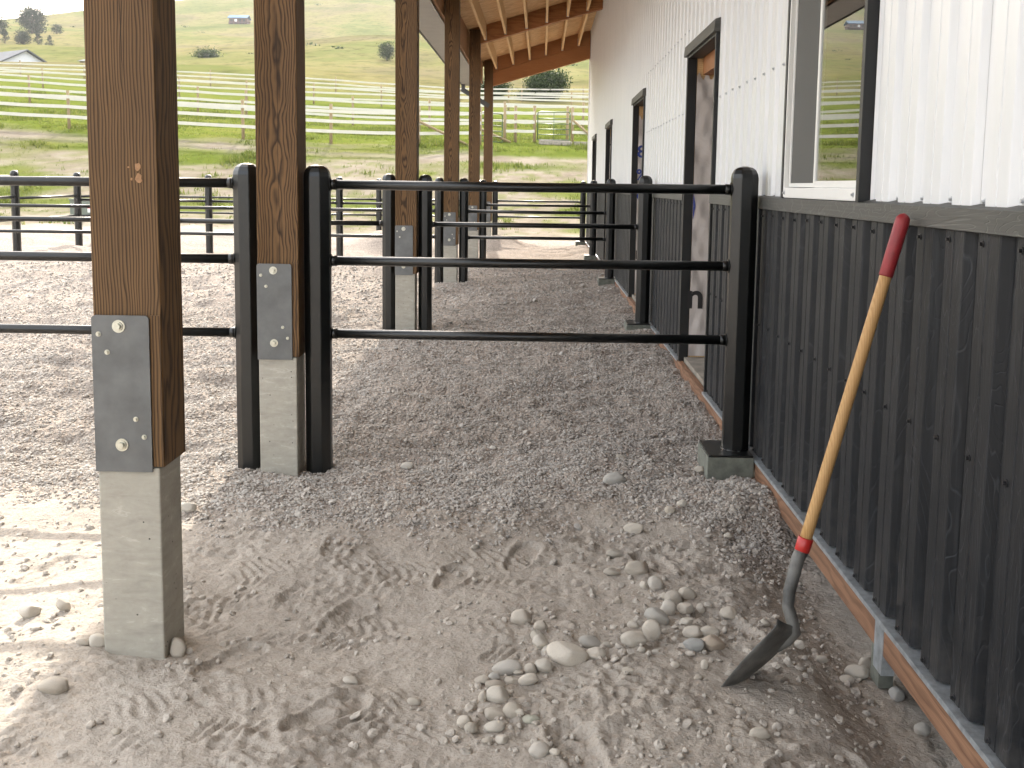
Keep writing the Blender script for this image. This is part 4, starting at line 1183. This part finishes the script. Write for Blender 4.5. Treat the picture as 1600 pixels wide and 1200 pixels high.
# ------------------------------------------------------------------ gravel and pebbles: scattered points, stones put on them by nodes
def scatter_object(name, P, S, mat, sub=1):
    n = len(P)
    me = bpy.data.meshes.new(name); me.vertices.add(n); me.vertices.foreach_set('co', P.astype(np.float32).ravel())
    a = me.attributes.new('sc', 'FLOAT_VECTOR', 'POINT'); a.data.foreach_set('vector', S.astype(np.float32).ravel())
    rt = np.stack([RNG.uniform(-.6, .6, n), RNG.uniform(-.6, .6, n), RNG.uniform(0, 6.28, n)], -1)
    a = me.attributes.new('rt', 'FLOAT_VECTOR', 'POINT'); a.data.foreach_set('vector', rt.astype(np.float32).ravel())
    a = me.attributes.new('pick', 'INT', 'POINT'); a.data.foreach_set('value', RNG.integers(0, 4, n).astype(np.int32))
    o = put(name, me)
    ng = bpy.data.node_groups.new(name + '_nodes', 'GeometryNodeTree')
    ng.interface.new_socket('Geometry', in_out='INPUT', socket_type='NodeSocketGeometry')
    ng.interface.new_socket('Geometry', in_out='OUTPUT', socket_type='NodeSocketGeometry')
    N = ng.nodes; Lk = ng.links
    gi_ = N.new('NodeGroupInput'); go = N.new('NodeGroupOutput')
    jn = N.new('GeometryNodeGeometryToInstance')
    for k in range(4):
        ic = N.new('GeometryNodeMeshIcoSphere'); ic.inputs['Radius'].default_value = 1.0; ic.inputs['Subdivisions'].default_value = sub + 1
        sp = N.new('GeometryNodeSetPosition')
        tx = N.new('ShaderNodeTexNoise'); tx.noise_dimensions = '4D'; tx.inputs['W'].default_value = k * 3.7; tx.inputs['Scale'].default_value = .9; tx.inputs['Detail'].default_value = 1
        sb_ = N.new('ShaderNodeVectorMath'); sb_.operation = 'SUBTRACT'; sb_.inputs[1].default_value = (.5, .5, .5)
        ml = N.new('ShaderNodeVectorMath'); ml.operation = 'SCALE'; ml.inputs['Scale'].default_value = 1.5
        Lk.new(tx.outputs['Color'], sb_.inputs[0]); Lk.new(sb_.outputs[0], ml.inputs[0]); Lk.new(ml.outputs[0], sp.inputs['Offset'])
        sm = N.new('GeometryNodeSetMaterial'); sm.inputs['Material'].default_value = mat
        Lk.new(ic.outputs['Mesh'], sp.inputs['Geometry']); Lk.new(sp.outputs[0], sm.inputs['Geometry']); Lk.new(sm.outputs[0], jn.inputs[0])
    ip = N.new('GeometryNodeInstanceOnPoints'); ip.inputs['Pick Instance'].default_value = True
    def attr(nm, ty):
        q = N.new('GeometryNodeInputNamedAttribute'); q.data_type = ty; q.inputs['Name'].default_value = nm
        return [s_ for s_ in q.outputs if s_.enabled][0]
    Lk.new(gi_.outputs[0], ip.inputs['Points']); Lk.new(jn.outputs[0], ip.inputs['Instance'])
    Lk.new(attr('sc', 'FLOAT_VECTOR'), ip.inputs['Scale']); Lk.new(attr('rt', 'FLOAT_VECTOR'), ip.inputs['Rotation']); Lk.new(attr('pick', 'INT'), ip.inputs['Instance Index'])
    Lk.new(ip.outputs[0], go.inputs[0])
    md = o.modifiers.new('scatter', 'NODES'); md.node_group = ng
    me.materials.append(mat)
    o['kind'] = 'stuff'
    return o
def blocked(X, Y):
    b = X > 1.02
    for s_, pc in zip(STN, PXC):
        b |= (np.abs(X - pc) < PW / 2 + .01) & (Y > s_ - .01) & (Y < s_ + PD + .01)
    for s_ in STN[1:]:
        b |= (X > .80) & (X < 1.03) & (Y > s_ - .06) & (Y < s_ + .28)
    return b
PP, SS = [], []
# zones: x0,x1,y0,y1,density,size lo,hi
for (x0, x1, y0, y1, den, lo, hi) in ((-3.4, 1.02, 3.7, 5.7, 10500, .0030, .0090), (-4.4, 1.02, 5.7, 8.2, 5600, .0045, .0100), (-6.2, 1.02, 8.2, 12.0, 1900, .006, .012), (-8.0, 1.02, 12.0, 18.0, 420, .010, .018)):
    n = int((x1 - x0) * (y1 - y0) * den)
    X = RNG.uniform(x0, x1, n); Y = RNG.uniform(y0, y1, n)
    clump = sstep(-.55, .25, fbm(X, Y, .28, 3, 123))
    keep = (RNG.uniform(0, 1, n) < gravel_mask(X, Y) ** 1.4 * (.35 + .65 * clump)) & ~blocked(X, Y)
    X, Y = X[keep], Y[keep]; n = len(X)
    s_ = lo + (hi - lo) * RNG.uniform(0, 1, n) ** 2.6
    s_ = np.where(RNG.uniform(0, 1, n) < .02, s_ * 1.9, s_)
    big = 1 + .12 * (1 - sstep(4.6, 5.6, Y))
    s_ = s_ * big
    asp = RNG.uniform(.62, 1.25, (n, 3)); asp[:, 2] *= .58
    Sv = s_[:, None] * asp
    Z = gz(X, Y) + Sv[:, 2] * .45
    PP.append(np.stack([X, Y, Z], -1)); SS.append(Sv)
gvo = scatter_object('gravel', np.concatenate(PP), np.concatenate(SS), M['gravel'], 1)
gvo['label'] = 'loose grey-brown gravel spread under and beside the porch'
n = 17000
X = RNG.uniform(-2.6, 1.0, n); Y = RNG.uniform(1.9, 4.7, n)
dn_ = fbm(X, Y, .45, 3, 201)
tr = np.exp(-((X - .35 - .45 * (Y - 2.9)) / .35) ** 2) * .5 + np.exp(-((X - .95) / .16) ** 2) * .9
keep = (RNG.uniform(0, 1, n) < np.clip(.22 + .55 * dn_ + tr, .03, 1)) & ~blocked(X, Y)
X, Y = X[keep], Y[keep]; n = len(X)
pk = RNG.integers(0, 57, 260)
tx_ = np.array([STONES[k][0] for k in pk]) + RNG.normal(0, .055, 260); ty_ = np.array([STONES[k][1] for k in pk]) + RNG.normal(0, .055, 260)
X = np.concatenate([X, tx_]); Y = np.concatenate([Y, ty_])
s_ = .0018 + .013 * RNG.uniform(0, 1, n) ** 5.0
s_ = np.concatenate([s_, .004 + .010 * RNG.uniform(0, 1, 260) ** 2]); n = len(X)
Sv = s_[:, None] * RNG.uniform(.65, 1.25, (n, 3)); Sv[:, 2] *= .75
pbo = scatter_object('pebbles', np.stack([X, Y, gz(X, Y) + Sv[:, 2] * .3], -1), Sv, M['pebble'], 1)
pbo['label'] = 'crumbs of dirt and small pebbles strewn over the bare dirt'

# ------------------------------------------------------------------ grass
def grass_object(name, X, Y, hs, label, nb=5):
    n = len(X); Z = gz(X, Y)
    vs = np.zeros((n, nb, 3, 3)); 
    for k in range(nb):
        a = RNG.uniform(0, 6.28, n); ln = hs * RNG.uniform(.6, 1.2, n); lean = RNG.uniform(.15, .75, n) * ln; w = hs * .10
        ox = RNG.normal(0, .5, n) * hs; oy = RNG.normal(0, .5, n) * hs
        ca_, sa_ = np.cos(a), np.sin(a)
        bx_, by_ = X + ox, Y + oy
        vs[:, k, 0] = np.stack([bx_ - sa_ * w, by_ + ca_ * w, Z - .02], -1)
        vs[:, k, 1] = np.stack([bx_ + sa_ * w, by_ - ca_ * w, Z - .02], -1)
        vs[:, k, 2] = np.stack([bx_ + ca_ * lean, by_ + sa_ * lean, Z + ln], -1)
    m_ = bpy.data.meshes.new(name)
    v = vs.reshape(-1, 3); f_ = np.arange(len(v)).reshape(-1, 3)
    m_.vertices.add(len(v)); m_.vertices.foreach_set('co', v.ravel())
    m_.loops.add(len(v)); m_.loops.foreach_set('vertex_index', f_.ravel().astype(np.int32))
    m_.polygons.add(len(f_)); m_.polygons.foreach_set('loop_start', np.arange(0, len(v), 3, dtype=np.int32)); m_.polygons.foreach_set('loop_total', np.full(len(f_), 3, dtype=np.int32))
    m_.update(); m_.materials.append(M['grassblade'])
    o = put(name, m_); o['kind'] = 'stuff'; o['label'] = label
    return o
n = 90000
Y = 27.5 + 45 * RNG.uniform(0, 1, n) ** 1.3; X = RNG.uniform(-.58, .16, n) * Y
keep = RNG.uniform(0, 1, n) < grass_mask(X, Y) ** 1.5 * (.35 + .65 * sstep(-.2, .5, fbm(X, Y, 1.6, 3, 66)))
X, Y = X[keep], Y[keep]
hs = (.06 + .16 * sstep(-.1, .8, fbm(X, Y, 3.0, 3, 68))) * np.where(Y > 44, 1.0, .9)
grass_object('grass', X, Y, hs, 'green grass and weeds growing over the field and its dirt edge', 4)

# ------------------------------------------------------------------ paddock fences
def paddock(label, pts, h=1.52, boards=(1.24, .86, .47), bh=.125, skip=()):
    f = thing('paddock_fence', label, 'fence', (pts[0][0], pts[0][1], mz1(*pts[0])), 'white board paddock fences')
    zs = [mz1(*p) for p in pts]
    for k, (p, z) in enumerate(zip(pts, zs)):
        r = .065
        hh = h + random.uniform(-.03, .05)
        lx, ly = random.uniform(-.02, .02), random.uniform(-.02, .02)
        obj('post', MB().tube([(p[0], p[1], z - .3), (p[0] + lx, p[1] + ly, z + hh)], r, 8), M['paddock_post'], f)
    for k in range(len(pts) - 1):
        if k in skip: continue
        a, b = pts[k], pts[k + 1]
        d = Vector((b[0] - a[0], b[1] - a[1], 0)); nrm = Vector((d.y, -d.x, 0)).normalized()
        if nrm.y > 0 or (abs(nrm.y) < .1 and nrm.x < 0): nrm = -nrm
        for bz_ in boards:
            p0 = Vector((a[0], a[1], zs[k] + bz_)) + nrm * .075; p1 = Vector((b[0], b[1], zs[k + 1] + bz_)) + nrm * .075
            mb = MB()
            mid = (p0 + p1) / 2 - Vector((0, 0, random.uniform(.0, .03)))
            mb.beam(p0, mid, .03, bh); mb.beam(mid, p1, .03, bh)
            obj('board', mb, M['board'], f)
    return f
F1 = [(-36 + 3.45 * k, 43.0) for k in range(5)] + [(-18.62, 43.), (-15.2, 43.), (-11.72, 43.), (-8.26, 43.), (-4.81, 43.), (-2.5, 44.6)]
paddock('nearest white board paddock fence, running along the grass edge', F1)
paddock('short white board fence between the two green gates', [(-1.56, 46.6), (-1.12, 47.0), (-.30, 47.0)])
paddock('white board fence running from the open green gate towards the barn', [(1.31, 47.0), (4.4, 46.6), (7.8, 46.2), (11, 46)])
paddock('second white board paddock fence across the field', [(x, 59 + .02 * x) for x in (-52, -47.5, -43, -38.5, -34, -30.7, -27.4, -23.0, -18.4, -15.8, -10.1, -6.0, -2.0, 2.2, 6.4, 10.6)])
paddock('third white board paddock fence, farther up the field', [(x, 83 + .05 * x) for x in (-72, -66, -60, -54, -48, -42, -37, -32, -27, -22, -17.05, -12, -7.2, -2.5, 2.2, 7, 12)])
paddock('farthest white board paddock fence at the foot of the hill', [(x, 108 + .06 * x) for x in np.arange(-92, 24, 6.0)])
# braces
def brace(a, b, label):
    z0, z1 = mz1(*a[:2]), mz1(*b[:2])
    tag(obj('fence_brace', MB().tube([(a[0], a[1], z0 + a[2]), (b[0], b[1], z1 + b[2])], .05, 8), M['paddock_post']), label, 'brace')
brace((-4.75, 42.85, .95), (-2.9, 43.6, .02), 'diagonal wooden brace at the end of the nearest paddock fence')
brace((1.36, 46.9, .95), (2.5, 46.6, .02), 'diagonal wooden brace behind the open green gate')
brace((-2.6, 46.4, .55), (-1.3, 46.4, .02), 'low diagonal wooden brace beside the narrow green gate')
# tube gates
def tube_gate(x0, x1, y0, y1, label, ht=1.18):
    za = mz1(x0, y0) + .13
    t = thing('tube_gate', label, 'gate', (x0, y0, za), 'green tube gates')
    r = .021
    def P(u, z): return (x0 + (x1 - x0) * u, y0 + (y1 - y0) * u, za + z)
    obj('frame', MB().tube([P(0, 0), P(0, ht - .09), P(.02, ht - .03), P(.06, ht), P(.94, ht), P(.98, ht - .03), P(1, ht - .09), P(1, 0), P(0, 0)], r, 8), M['gate'], t)
    for k in range(1, 5):
        obj('bar', MB().tube([P(0, ht * k / 5 * .95), P(1, ht * k / 5 * .95)], r * .8, 8), M['gate'], t)
    obj('upright', MB().tube([P(.5, 0), P(.5, ht)], r * .6, 6), M['gate'], t)
tube_gate(-.17, 1.2, 46.85, 46.9, 'green tube gate standing between wooden posts, closest to the barn wall')
tube_gate(-2.5, -1.66, 45.0, 46.4, 'narrow slice of a green tube gate beside the last porch post')
def gate_post(x, y, h, label):
    z = mz1(x, y); tag(obj('gate_post', MB().tube([(x, y, z - .3), (x + .01, y, z + h)], .065, 10), M['paddock_post']), label, 'post')
gate_post(-2.62, 44.9, 1.4, 'round wooden gate post beside the last porch post')
gate_post(1.14, 49.2, 1.5, 'round wooden post standing behind the open green gate')
# old timbers on the ground
for (xa, ya, xb, yb, lab) in ((-.05, 45.6, 1.25, 45.3, 'weathered grey railway timber lying before the green gate'), (-.1, 45.9, 1.2, 45.75, 'weathered timber lying behind the front one by the green gate'),
                              (1.35, 45.4, 3.0, 45.2, 'old round timber lying in the grass by the barn wall')):
    za, zb = mz1(xa, ya), mz1(xb, yb)
    tag(obj('old_timber', MB().beam((xa, ya, za + .09), (xb, yb, zb + .09), .2, .17), M['oldwood'], None, .015), lab, 'timber')
# utility box
bxz = mz1(-12.3, 29.2)
ub = thing('utility_box', 'grey-green utility box with a small label beyond the pipe fence', 'utility box', (-12.3, 29.2, bxz))
obj('cabinet', MB().box((-12.62, 29.0, bxz - .05), (-12.0, 29.45, bxz + .62)), M['util'], ub, .01)
obj('lid', MB().box((-12.64, 28.98, bxz + .622), (-11.98, 29.47, bxz + .66)), M['util'], ub, .006)
obj('warning_label', MB().box((-12.14, 28.995, bxz + .30), (-12.03, 28.9985, bxz + .45)), M['vinyl'], ub)
obj('warning_stripe', MB().box((-12.14, 28.991, bxz + .405), (-12.03, 28.9945, bxz + .45)), M['band'], ub)

# ------------------------------------------------------------------ trees
def tree(label, x, y, h, w, kind, nm, group=None, n=1400, z=None, seed=0):
    n = int(n * 1.9)
    r = np.random.default_rng(seed + 5)
    z = mz1(x, y) if z is None else z
    t = thing(nm, label, 'bush' if 'bush' in nm else 'tree', (x, y, z), group)
    lim = MB().tube([(x, y, z - .5), (x + .02 * h, y, z + h * .5), (x, y, z + h * .88)], [h * .03, h * .018, h * .004], 8)
    for k in range(7):
        a = k * 2.4; zz = z + h * (.18 + .09 * k); ll = w * .4 * (1 - .09 * k)
        lim.tube([(x, y, zz), (x + math.cos(a) * ll * .6, y + math.sin(a) * ll * .6, zz + h * .06), (x + math.cos(a) * ll, y + math.sin(a) * ll, zz + h * .14)], [h * .012, h * .008, h * .003], 6)
    obj('trunk', lim, M['bark'], t)
    # clumps
    nc = 46
    pts = []
    for k in range(nc):
        if kind == 'cone':
            u = r.uniform(0.04, 1) ** .8; rr = (1 - u) ** .75 * w / 2 * (1 + .25 * math.sin(u * 25)) * r.uniform(.45, 1.05); a = r.uniform(0, 6.28)
            pts.append((rr * math.cos(a), rr * math.sin(a), u * h * .97, .10 * w * (1.3 - u)))
        else:
            d = r.normal(0, 1, 3); d /= np.linalg.norm(d); q_ = r.uniform(.35, 1.0) ** .5
            wob = 1 + .3 * math.sin(3 * d[0] + seed) * math.cos(2.3 * d[2] + seed)
            pts.append((d[0] * q_ * w * .42 * wob, d[1] * q_ * w * .42 * wob, h * (.52 + d[2] * q_ * .44 * wob), .13 * w))
    pts = np.array(pts)
    ci = r.integers(0, nc, n)
    c = pts[ci, :3] + r.normal(0, 1, (n, 3)) * pts[ci, 3:4] * np.array([1, 1, .75])
    c[:, 2] = np.maximum(c[:, 2], .02 * h)
    sz = w * .030 * r.uniform(.6, 1.5, n) * (1.1 if kind == 'cone' else 1.0)
    a1 = r.normal(0, 1, (n, 3)); a1 /= np.linalg.norm(a1, axis=1)[:, None]
    a2 = np.cross(a1, r.normal(0, 1, (n, 3))); a2 /= np.linalg.norm(a2, axis=1)[:, None]
    v = np.stack([c - a1 * sz[:, None], c + a2 * sz[:, None] * .6, c + a1 * sz[:, None], c - a2 * sz[:, None] * .6], 1).reshape(-1, 3)
    m_ = bpy.data.meshes.new('crown'); m_.from_pydata([tuple(p) for p in v], [], [(4 * k, 4 * k + 1, 4 * k + 2, 4 * k + 3) for k in range(n)])
    m_.materials.append(M['needle'] if nm == 'conifer' else M['leaf'])
    put('crown', m_, t)
TG = 'conifers on the left hill'
tree('tall dark conifer on the left hill, biggest of its clump', -213.5, 460, 11.5, 10.5, 'round', 'conifer', TG, 3000, seed=1)
tree('dark tree cut by the left picture edge on the hill', -229, 460, 9.0, 9.0, 'round', 'conifer', TG, 2400, seed=2)
tree('small pointed conifer at the front left of the hill clump', -187, 382, 6.0, 3.6, 'cone', 'conifer', TG, 1200, seed=3)
tree('low rounded conifer below the tallest tree of the clump', -180, 380, 5.2, 6.0, 'round', 'conifer', TG, 1500, seed=4)
tree('slim pointed conifer right of the low rounded one', -174.5, 380, 5.4, 3.6, 'cone', 'conifer', TG, 1200, seed=5)
tree('smallest conifer at the right end of the hill clump', -169.5, 378, 4.0, 3.2, 'cone', 'conifer', TG, 900, seed=6)
tree('faint conifer at the right foot of the tallest tree', -204, 462, 4.5, 5, 'round', 'conifer', TG, 900, seed=7)
tree('lone dense round tree on the hillside before the porch posts', -36.7, 260, 4.3, 3.7, 'round', 'round_tree', None, 2600, seed=8)
tree('left one of the two small conifers high on the hill', -133, 905, 8, 4.2, 'cone', 'conifer', 'pair of conifers high on the hill', 800, seed=9)
tree('right one of the two small conifers high on the hill', -126.5, 905, 7.6, 4.6, 'cone', 'conifer', 'pair of conifers high on the hill', 800, seed=10)
tree('big leafy bush behind the green gate, under the roof end', .35, 110, 3.0, 3.5, 'round', 'leafy_bush', None, 5200, seed=11)
tree('dark bush half hidden by the last porch post', -5.0, 112, 2.4, 3.0, 'round', 'leafy_bush', None, 2600, seed=12)
tree('low bush spreading left of the big leafy bush', -1.6, 111, .9, 2.2, 'round', 'leafy_bush', None, 1200, seed=13)
for k, (px, py, hh, ww, lab) in enumerate(((-76.0, 250, 1.2, 5.5, 'low shrub on the slope above the paddock fences'), (-41, 330, 1.6, 5.0, 'low shrub left of the lone round tree, up the slope'), (-20, 420, 2.0, 8, 'low wide shrub high behind the porch posts'),
                                           (26, 205, 2.4, 9, 'row of low shrubs on the slope seen under the roof end'), (-160, 700, 5, 9, 'dark shrub high on the hill beside the second post'))):
    tree(lab, px, py, hh, ww, 'round', 'low_bush', None, 1100, seed=30 + k)

# ------------------------------------------------------------------ scrub on the hill
nq = 170
cy_ = 170 + 640 * RNG.uniform(0, 1, nq) ** .8; cx_ = RNG.uniform(-.52, .2, nq) * cy_
band = fbm(cx_, cy_ * 1.8, 110, 3, 300)
sel = RNG.uniform(0, 1, nq) < .25 + .9 * band
cx_, cy_ = cx_[sel], cy_[sel]; cz_ = gz(cx_, cy_)
rep = 26
bw_ = (.0016 * cy_ + .35) * RNG.uniform(.6, 1.9, len(cx_))
c = np.stack([np.repeat(cx_, rep), np.repeat(cy_, rep), np.repeat(cz_, rep)], -1); wv2 = np.repeat(bw_, rep)
m_n = len(c)
c = c + RNG.normal(0, 1, (m_n, 3)) * np.stack([wv2 * .8, wv2 * .5, wv2 * .16], -1); c[:, 2] += wv2 * .28
a1 = RNG.normal(0, 1, (m_n, 3)); a1 /= np.linalg.norm(a1, axis=1)[:, None]
a2 = np.cross(a1, RNG.normal(0, 1, (m_n, 3))); a2 /= np.linalg.norm(a2, axis=1)[:, None]
sz = (wv2 * .22)[:, None]
v = np.stack([c - a1 * sz, c + a2 * sz * .7, c + a1 * sz, c - a2 * sz * .7], 1).reshape(-1, 3)
m_ = bpy.data.meshes.new('hill_scrub'); m_.from_pydata([tuple(p) for p in v], [], [(4 * k, 4 * k + 1, 4 * k + 2, 4 * k + 3) for k in range(m_n)])
m_.materials.append(M['leaf'])
hs0 = put('hill_scrub', m_); hs0['kind'] = 'stuff'; hs0['label'] = 'low dark scrub dotted over the dry hillside'

# ------------------------------------------------------------------ far buildings
hx, hy = -176.5, 640.
hzz = mz1(hx, hy) - .3
hs_ = thing('far_house', 'small two-storey brown house with blue roof high on the hill', 'house', (hx, hy, hzz))
obj('wall', MB().box((hx - 5.2, hy, hzz - 2), (hx + 5.2, hy + 7, hzz + 4.2)), M['housewall'], hs_)
obj('roof', MB().hexa([(hx - 5.8, hy - 1.2, hzz + 4.1), (hx + 5.8, hy - 1.2, hzz + 4.1), (hx + 5.8, hy + 3.5, hzz + 6.2), (hx - 5.8, hy + 3.5, hzz + 6.2),
                       (hx - 5.8, hy - 1.2, hzz + 4.4), (hx + 5.8, hy - 1.2, hzz + 4.4), (hx + 5.8, hy + 3.5, hzz + 6.5), (hx - 5.8, hy + 3.5, hzz + 6.5)])
    .hexa([(hx - 5.8, hy + 3.5, hzz + 6.2), (hx + 5.8, hy + 3.5, hzz + 6.2), (hx + 5.8, hy + 8, hzz + 4.1), (hx - 5.8, hy + 8, hzz + 4.1),
           (hx - 5.8, hy + 3.5, hzz + 6.5), (hx + 5.8, hy + 3.5, hzz + 6.5), (hx + 5.8, hy + 8, hzz + 4.4), (hx - 5.8, hy + 8, hzz + 4.4)]), M['blueroof'], hs_)
obj('deck', MB().box((hx - 5.2, hy - 1.6, hzz + 1.7), (hx + 7.8, hy - .02, hzz + 1.95)), M['housewall'], hs_)
for k in range(5):
    obj('deck_post', MB().box((hx - 5.0 + 3.0 * k, hy - 1.5, hzz - 2), (hx - 4.75 + 3.0 * k, hy - 1.25, hzz + 1.69)), M['housewall'], hs_)
for k, wx_ in enumerate((-3.6, -1.2, 1.2, 3.6)):
    obj('window', MB().box((hx + wx_ - .7, hy - .05, hzz + 2.4), (hx + wx_ + .7, hy - .001, hzz + 3.7)), M['dark' if k != 1 else 'vinyl'], hs_)
    obj('window', MB().box((hx + wx_ - .6, hy - .05, hzz + .1), (hx + wx_ + .6, hy - .001, hzz + 1.4)), M['dark'], hs_)
# white barn: gable end turned to the yard
bzz = mz1(-101, 215) - .3
wb = thing('white_barn', 'white metal barn with grey gable roof at the left picture edge', 'barn', (-101.2, 215., bzz))
wb.scale = (1.2, 1.2, 1.12)
wb.rotation_euler = (0, 0, math.atan2(.85, .53))
ORIG[wb.name] = (0, 0, 0)
ez, rz_ = 22.7 - bzz, 25.8 - bzz
g_ = MB(); vs = []
for yy in (0, 17): vs += [(-6, yy, -1), (6, yy, -1), (6, yy, ez), (0, yy, rz_), (-6, yy, ez)]
g_.add(vs, [(0, 1, 2, 3, 4), (9, 8, 7, 6, 5), (1, 6, 7, 2), (0, 4, 9, 5)])
obj('wall', g_, M['barnwall'], wb)
def slab(xa, za, xb, zb):
    return MB().hexa([(xa, -.6, za), (xb, -.6, zb), (xb, 17.5, zb), (xa, 17.5, za), (xa, -.6, za + .25), (xb, -.6, zb + .25), (xb, 17.5, zb + .25), (xa, 17.5, za + .25)])
sl_ = (rz_ - ez) / 6
obj('roof', slab(.0, rz_ + .02, 6.6, ez + .02 - sl_ * .6), M['greyroof'], wb)
obj('roof', slab(-6.6, ez + .02 - sl_ * .6, -.001, rz_ + .02), M['greyroof'], wb)
obj('doorway', MB().box((-1.6, -.06, -.5), (2.0, -.001, ez - .6)), M['dark'], wb)
# little shed beyond the fence
sx_, sy_ = -88.5, 214.; sz_ = mz1(sx_, sy_)
shd = thing('small_shed', 'small low shed with a pale roof right of the white barn', 'shed', (sx_, sy_, sz_))
obj('wall', MB().box((sx_ - 1.7, sy_, sz_ - .5), (sx_ + 1.7, sy_ + 2.5, sz_ + .9)), M['housewall'], shd)
obj('roof', MB().hexa([(sx_ - 2.0, sy_ - .3, sz_ + .91), (sx_ + 2.0, sy_ - .3, sz_ + .91), (sx_ + 2.0, sy_ + 2.8, sz_ + 1.5), (sx_ - 2.0, sy_ + 2.8, sz_ + 1.5),
                       (sx_ - 2.0, sy_ - .3, sz_ + 1.0), (sx_ + 2.0, sy_ - .3, sz_ + 1.0), (sx_ + 2.0, sy_ + 2.8, sz_ + 1.6), (sx_ - 2.0, sy_ + 2.8, sz_ + 1.6)]), M['greyroof'], shd)


# ------------------------------------------------------------------ air
hm_, hnt, hb = new_mat('haze_air')
hnt.nodes.remove(hb)
pv = hnt.nodes.new('ShaderNodeVolumePrincipled')
pv.inputs['Color'].default_value = (.93, .95, 1.0, 1); pv.inputs['Density'].default_value = .00012; pv.inputs['Anisotropy'].default_value = .3
hnt.links.new(pv.outputs[0], hnt.nodes['Material Output'].inputs['Volume'])
hz_ = obj('haze', MB().box((-1000, -180, -2), (1000, 1400, 420)), hm_)
hz_['kind'] = 'stuff'; hz_['label'] = 'thin summer haze over the field and hill'
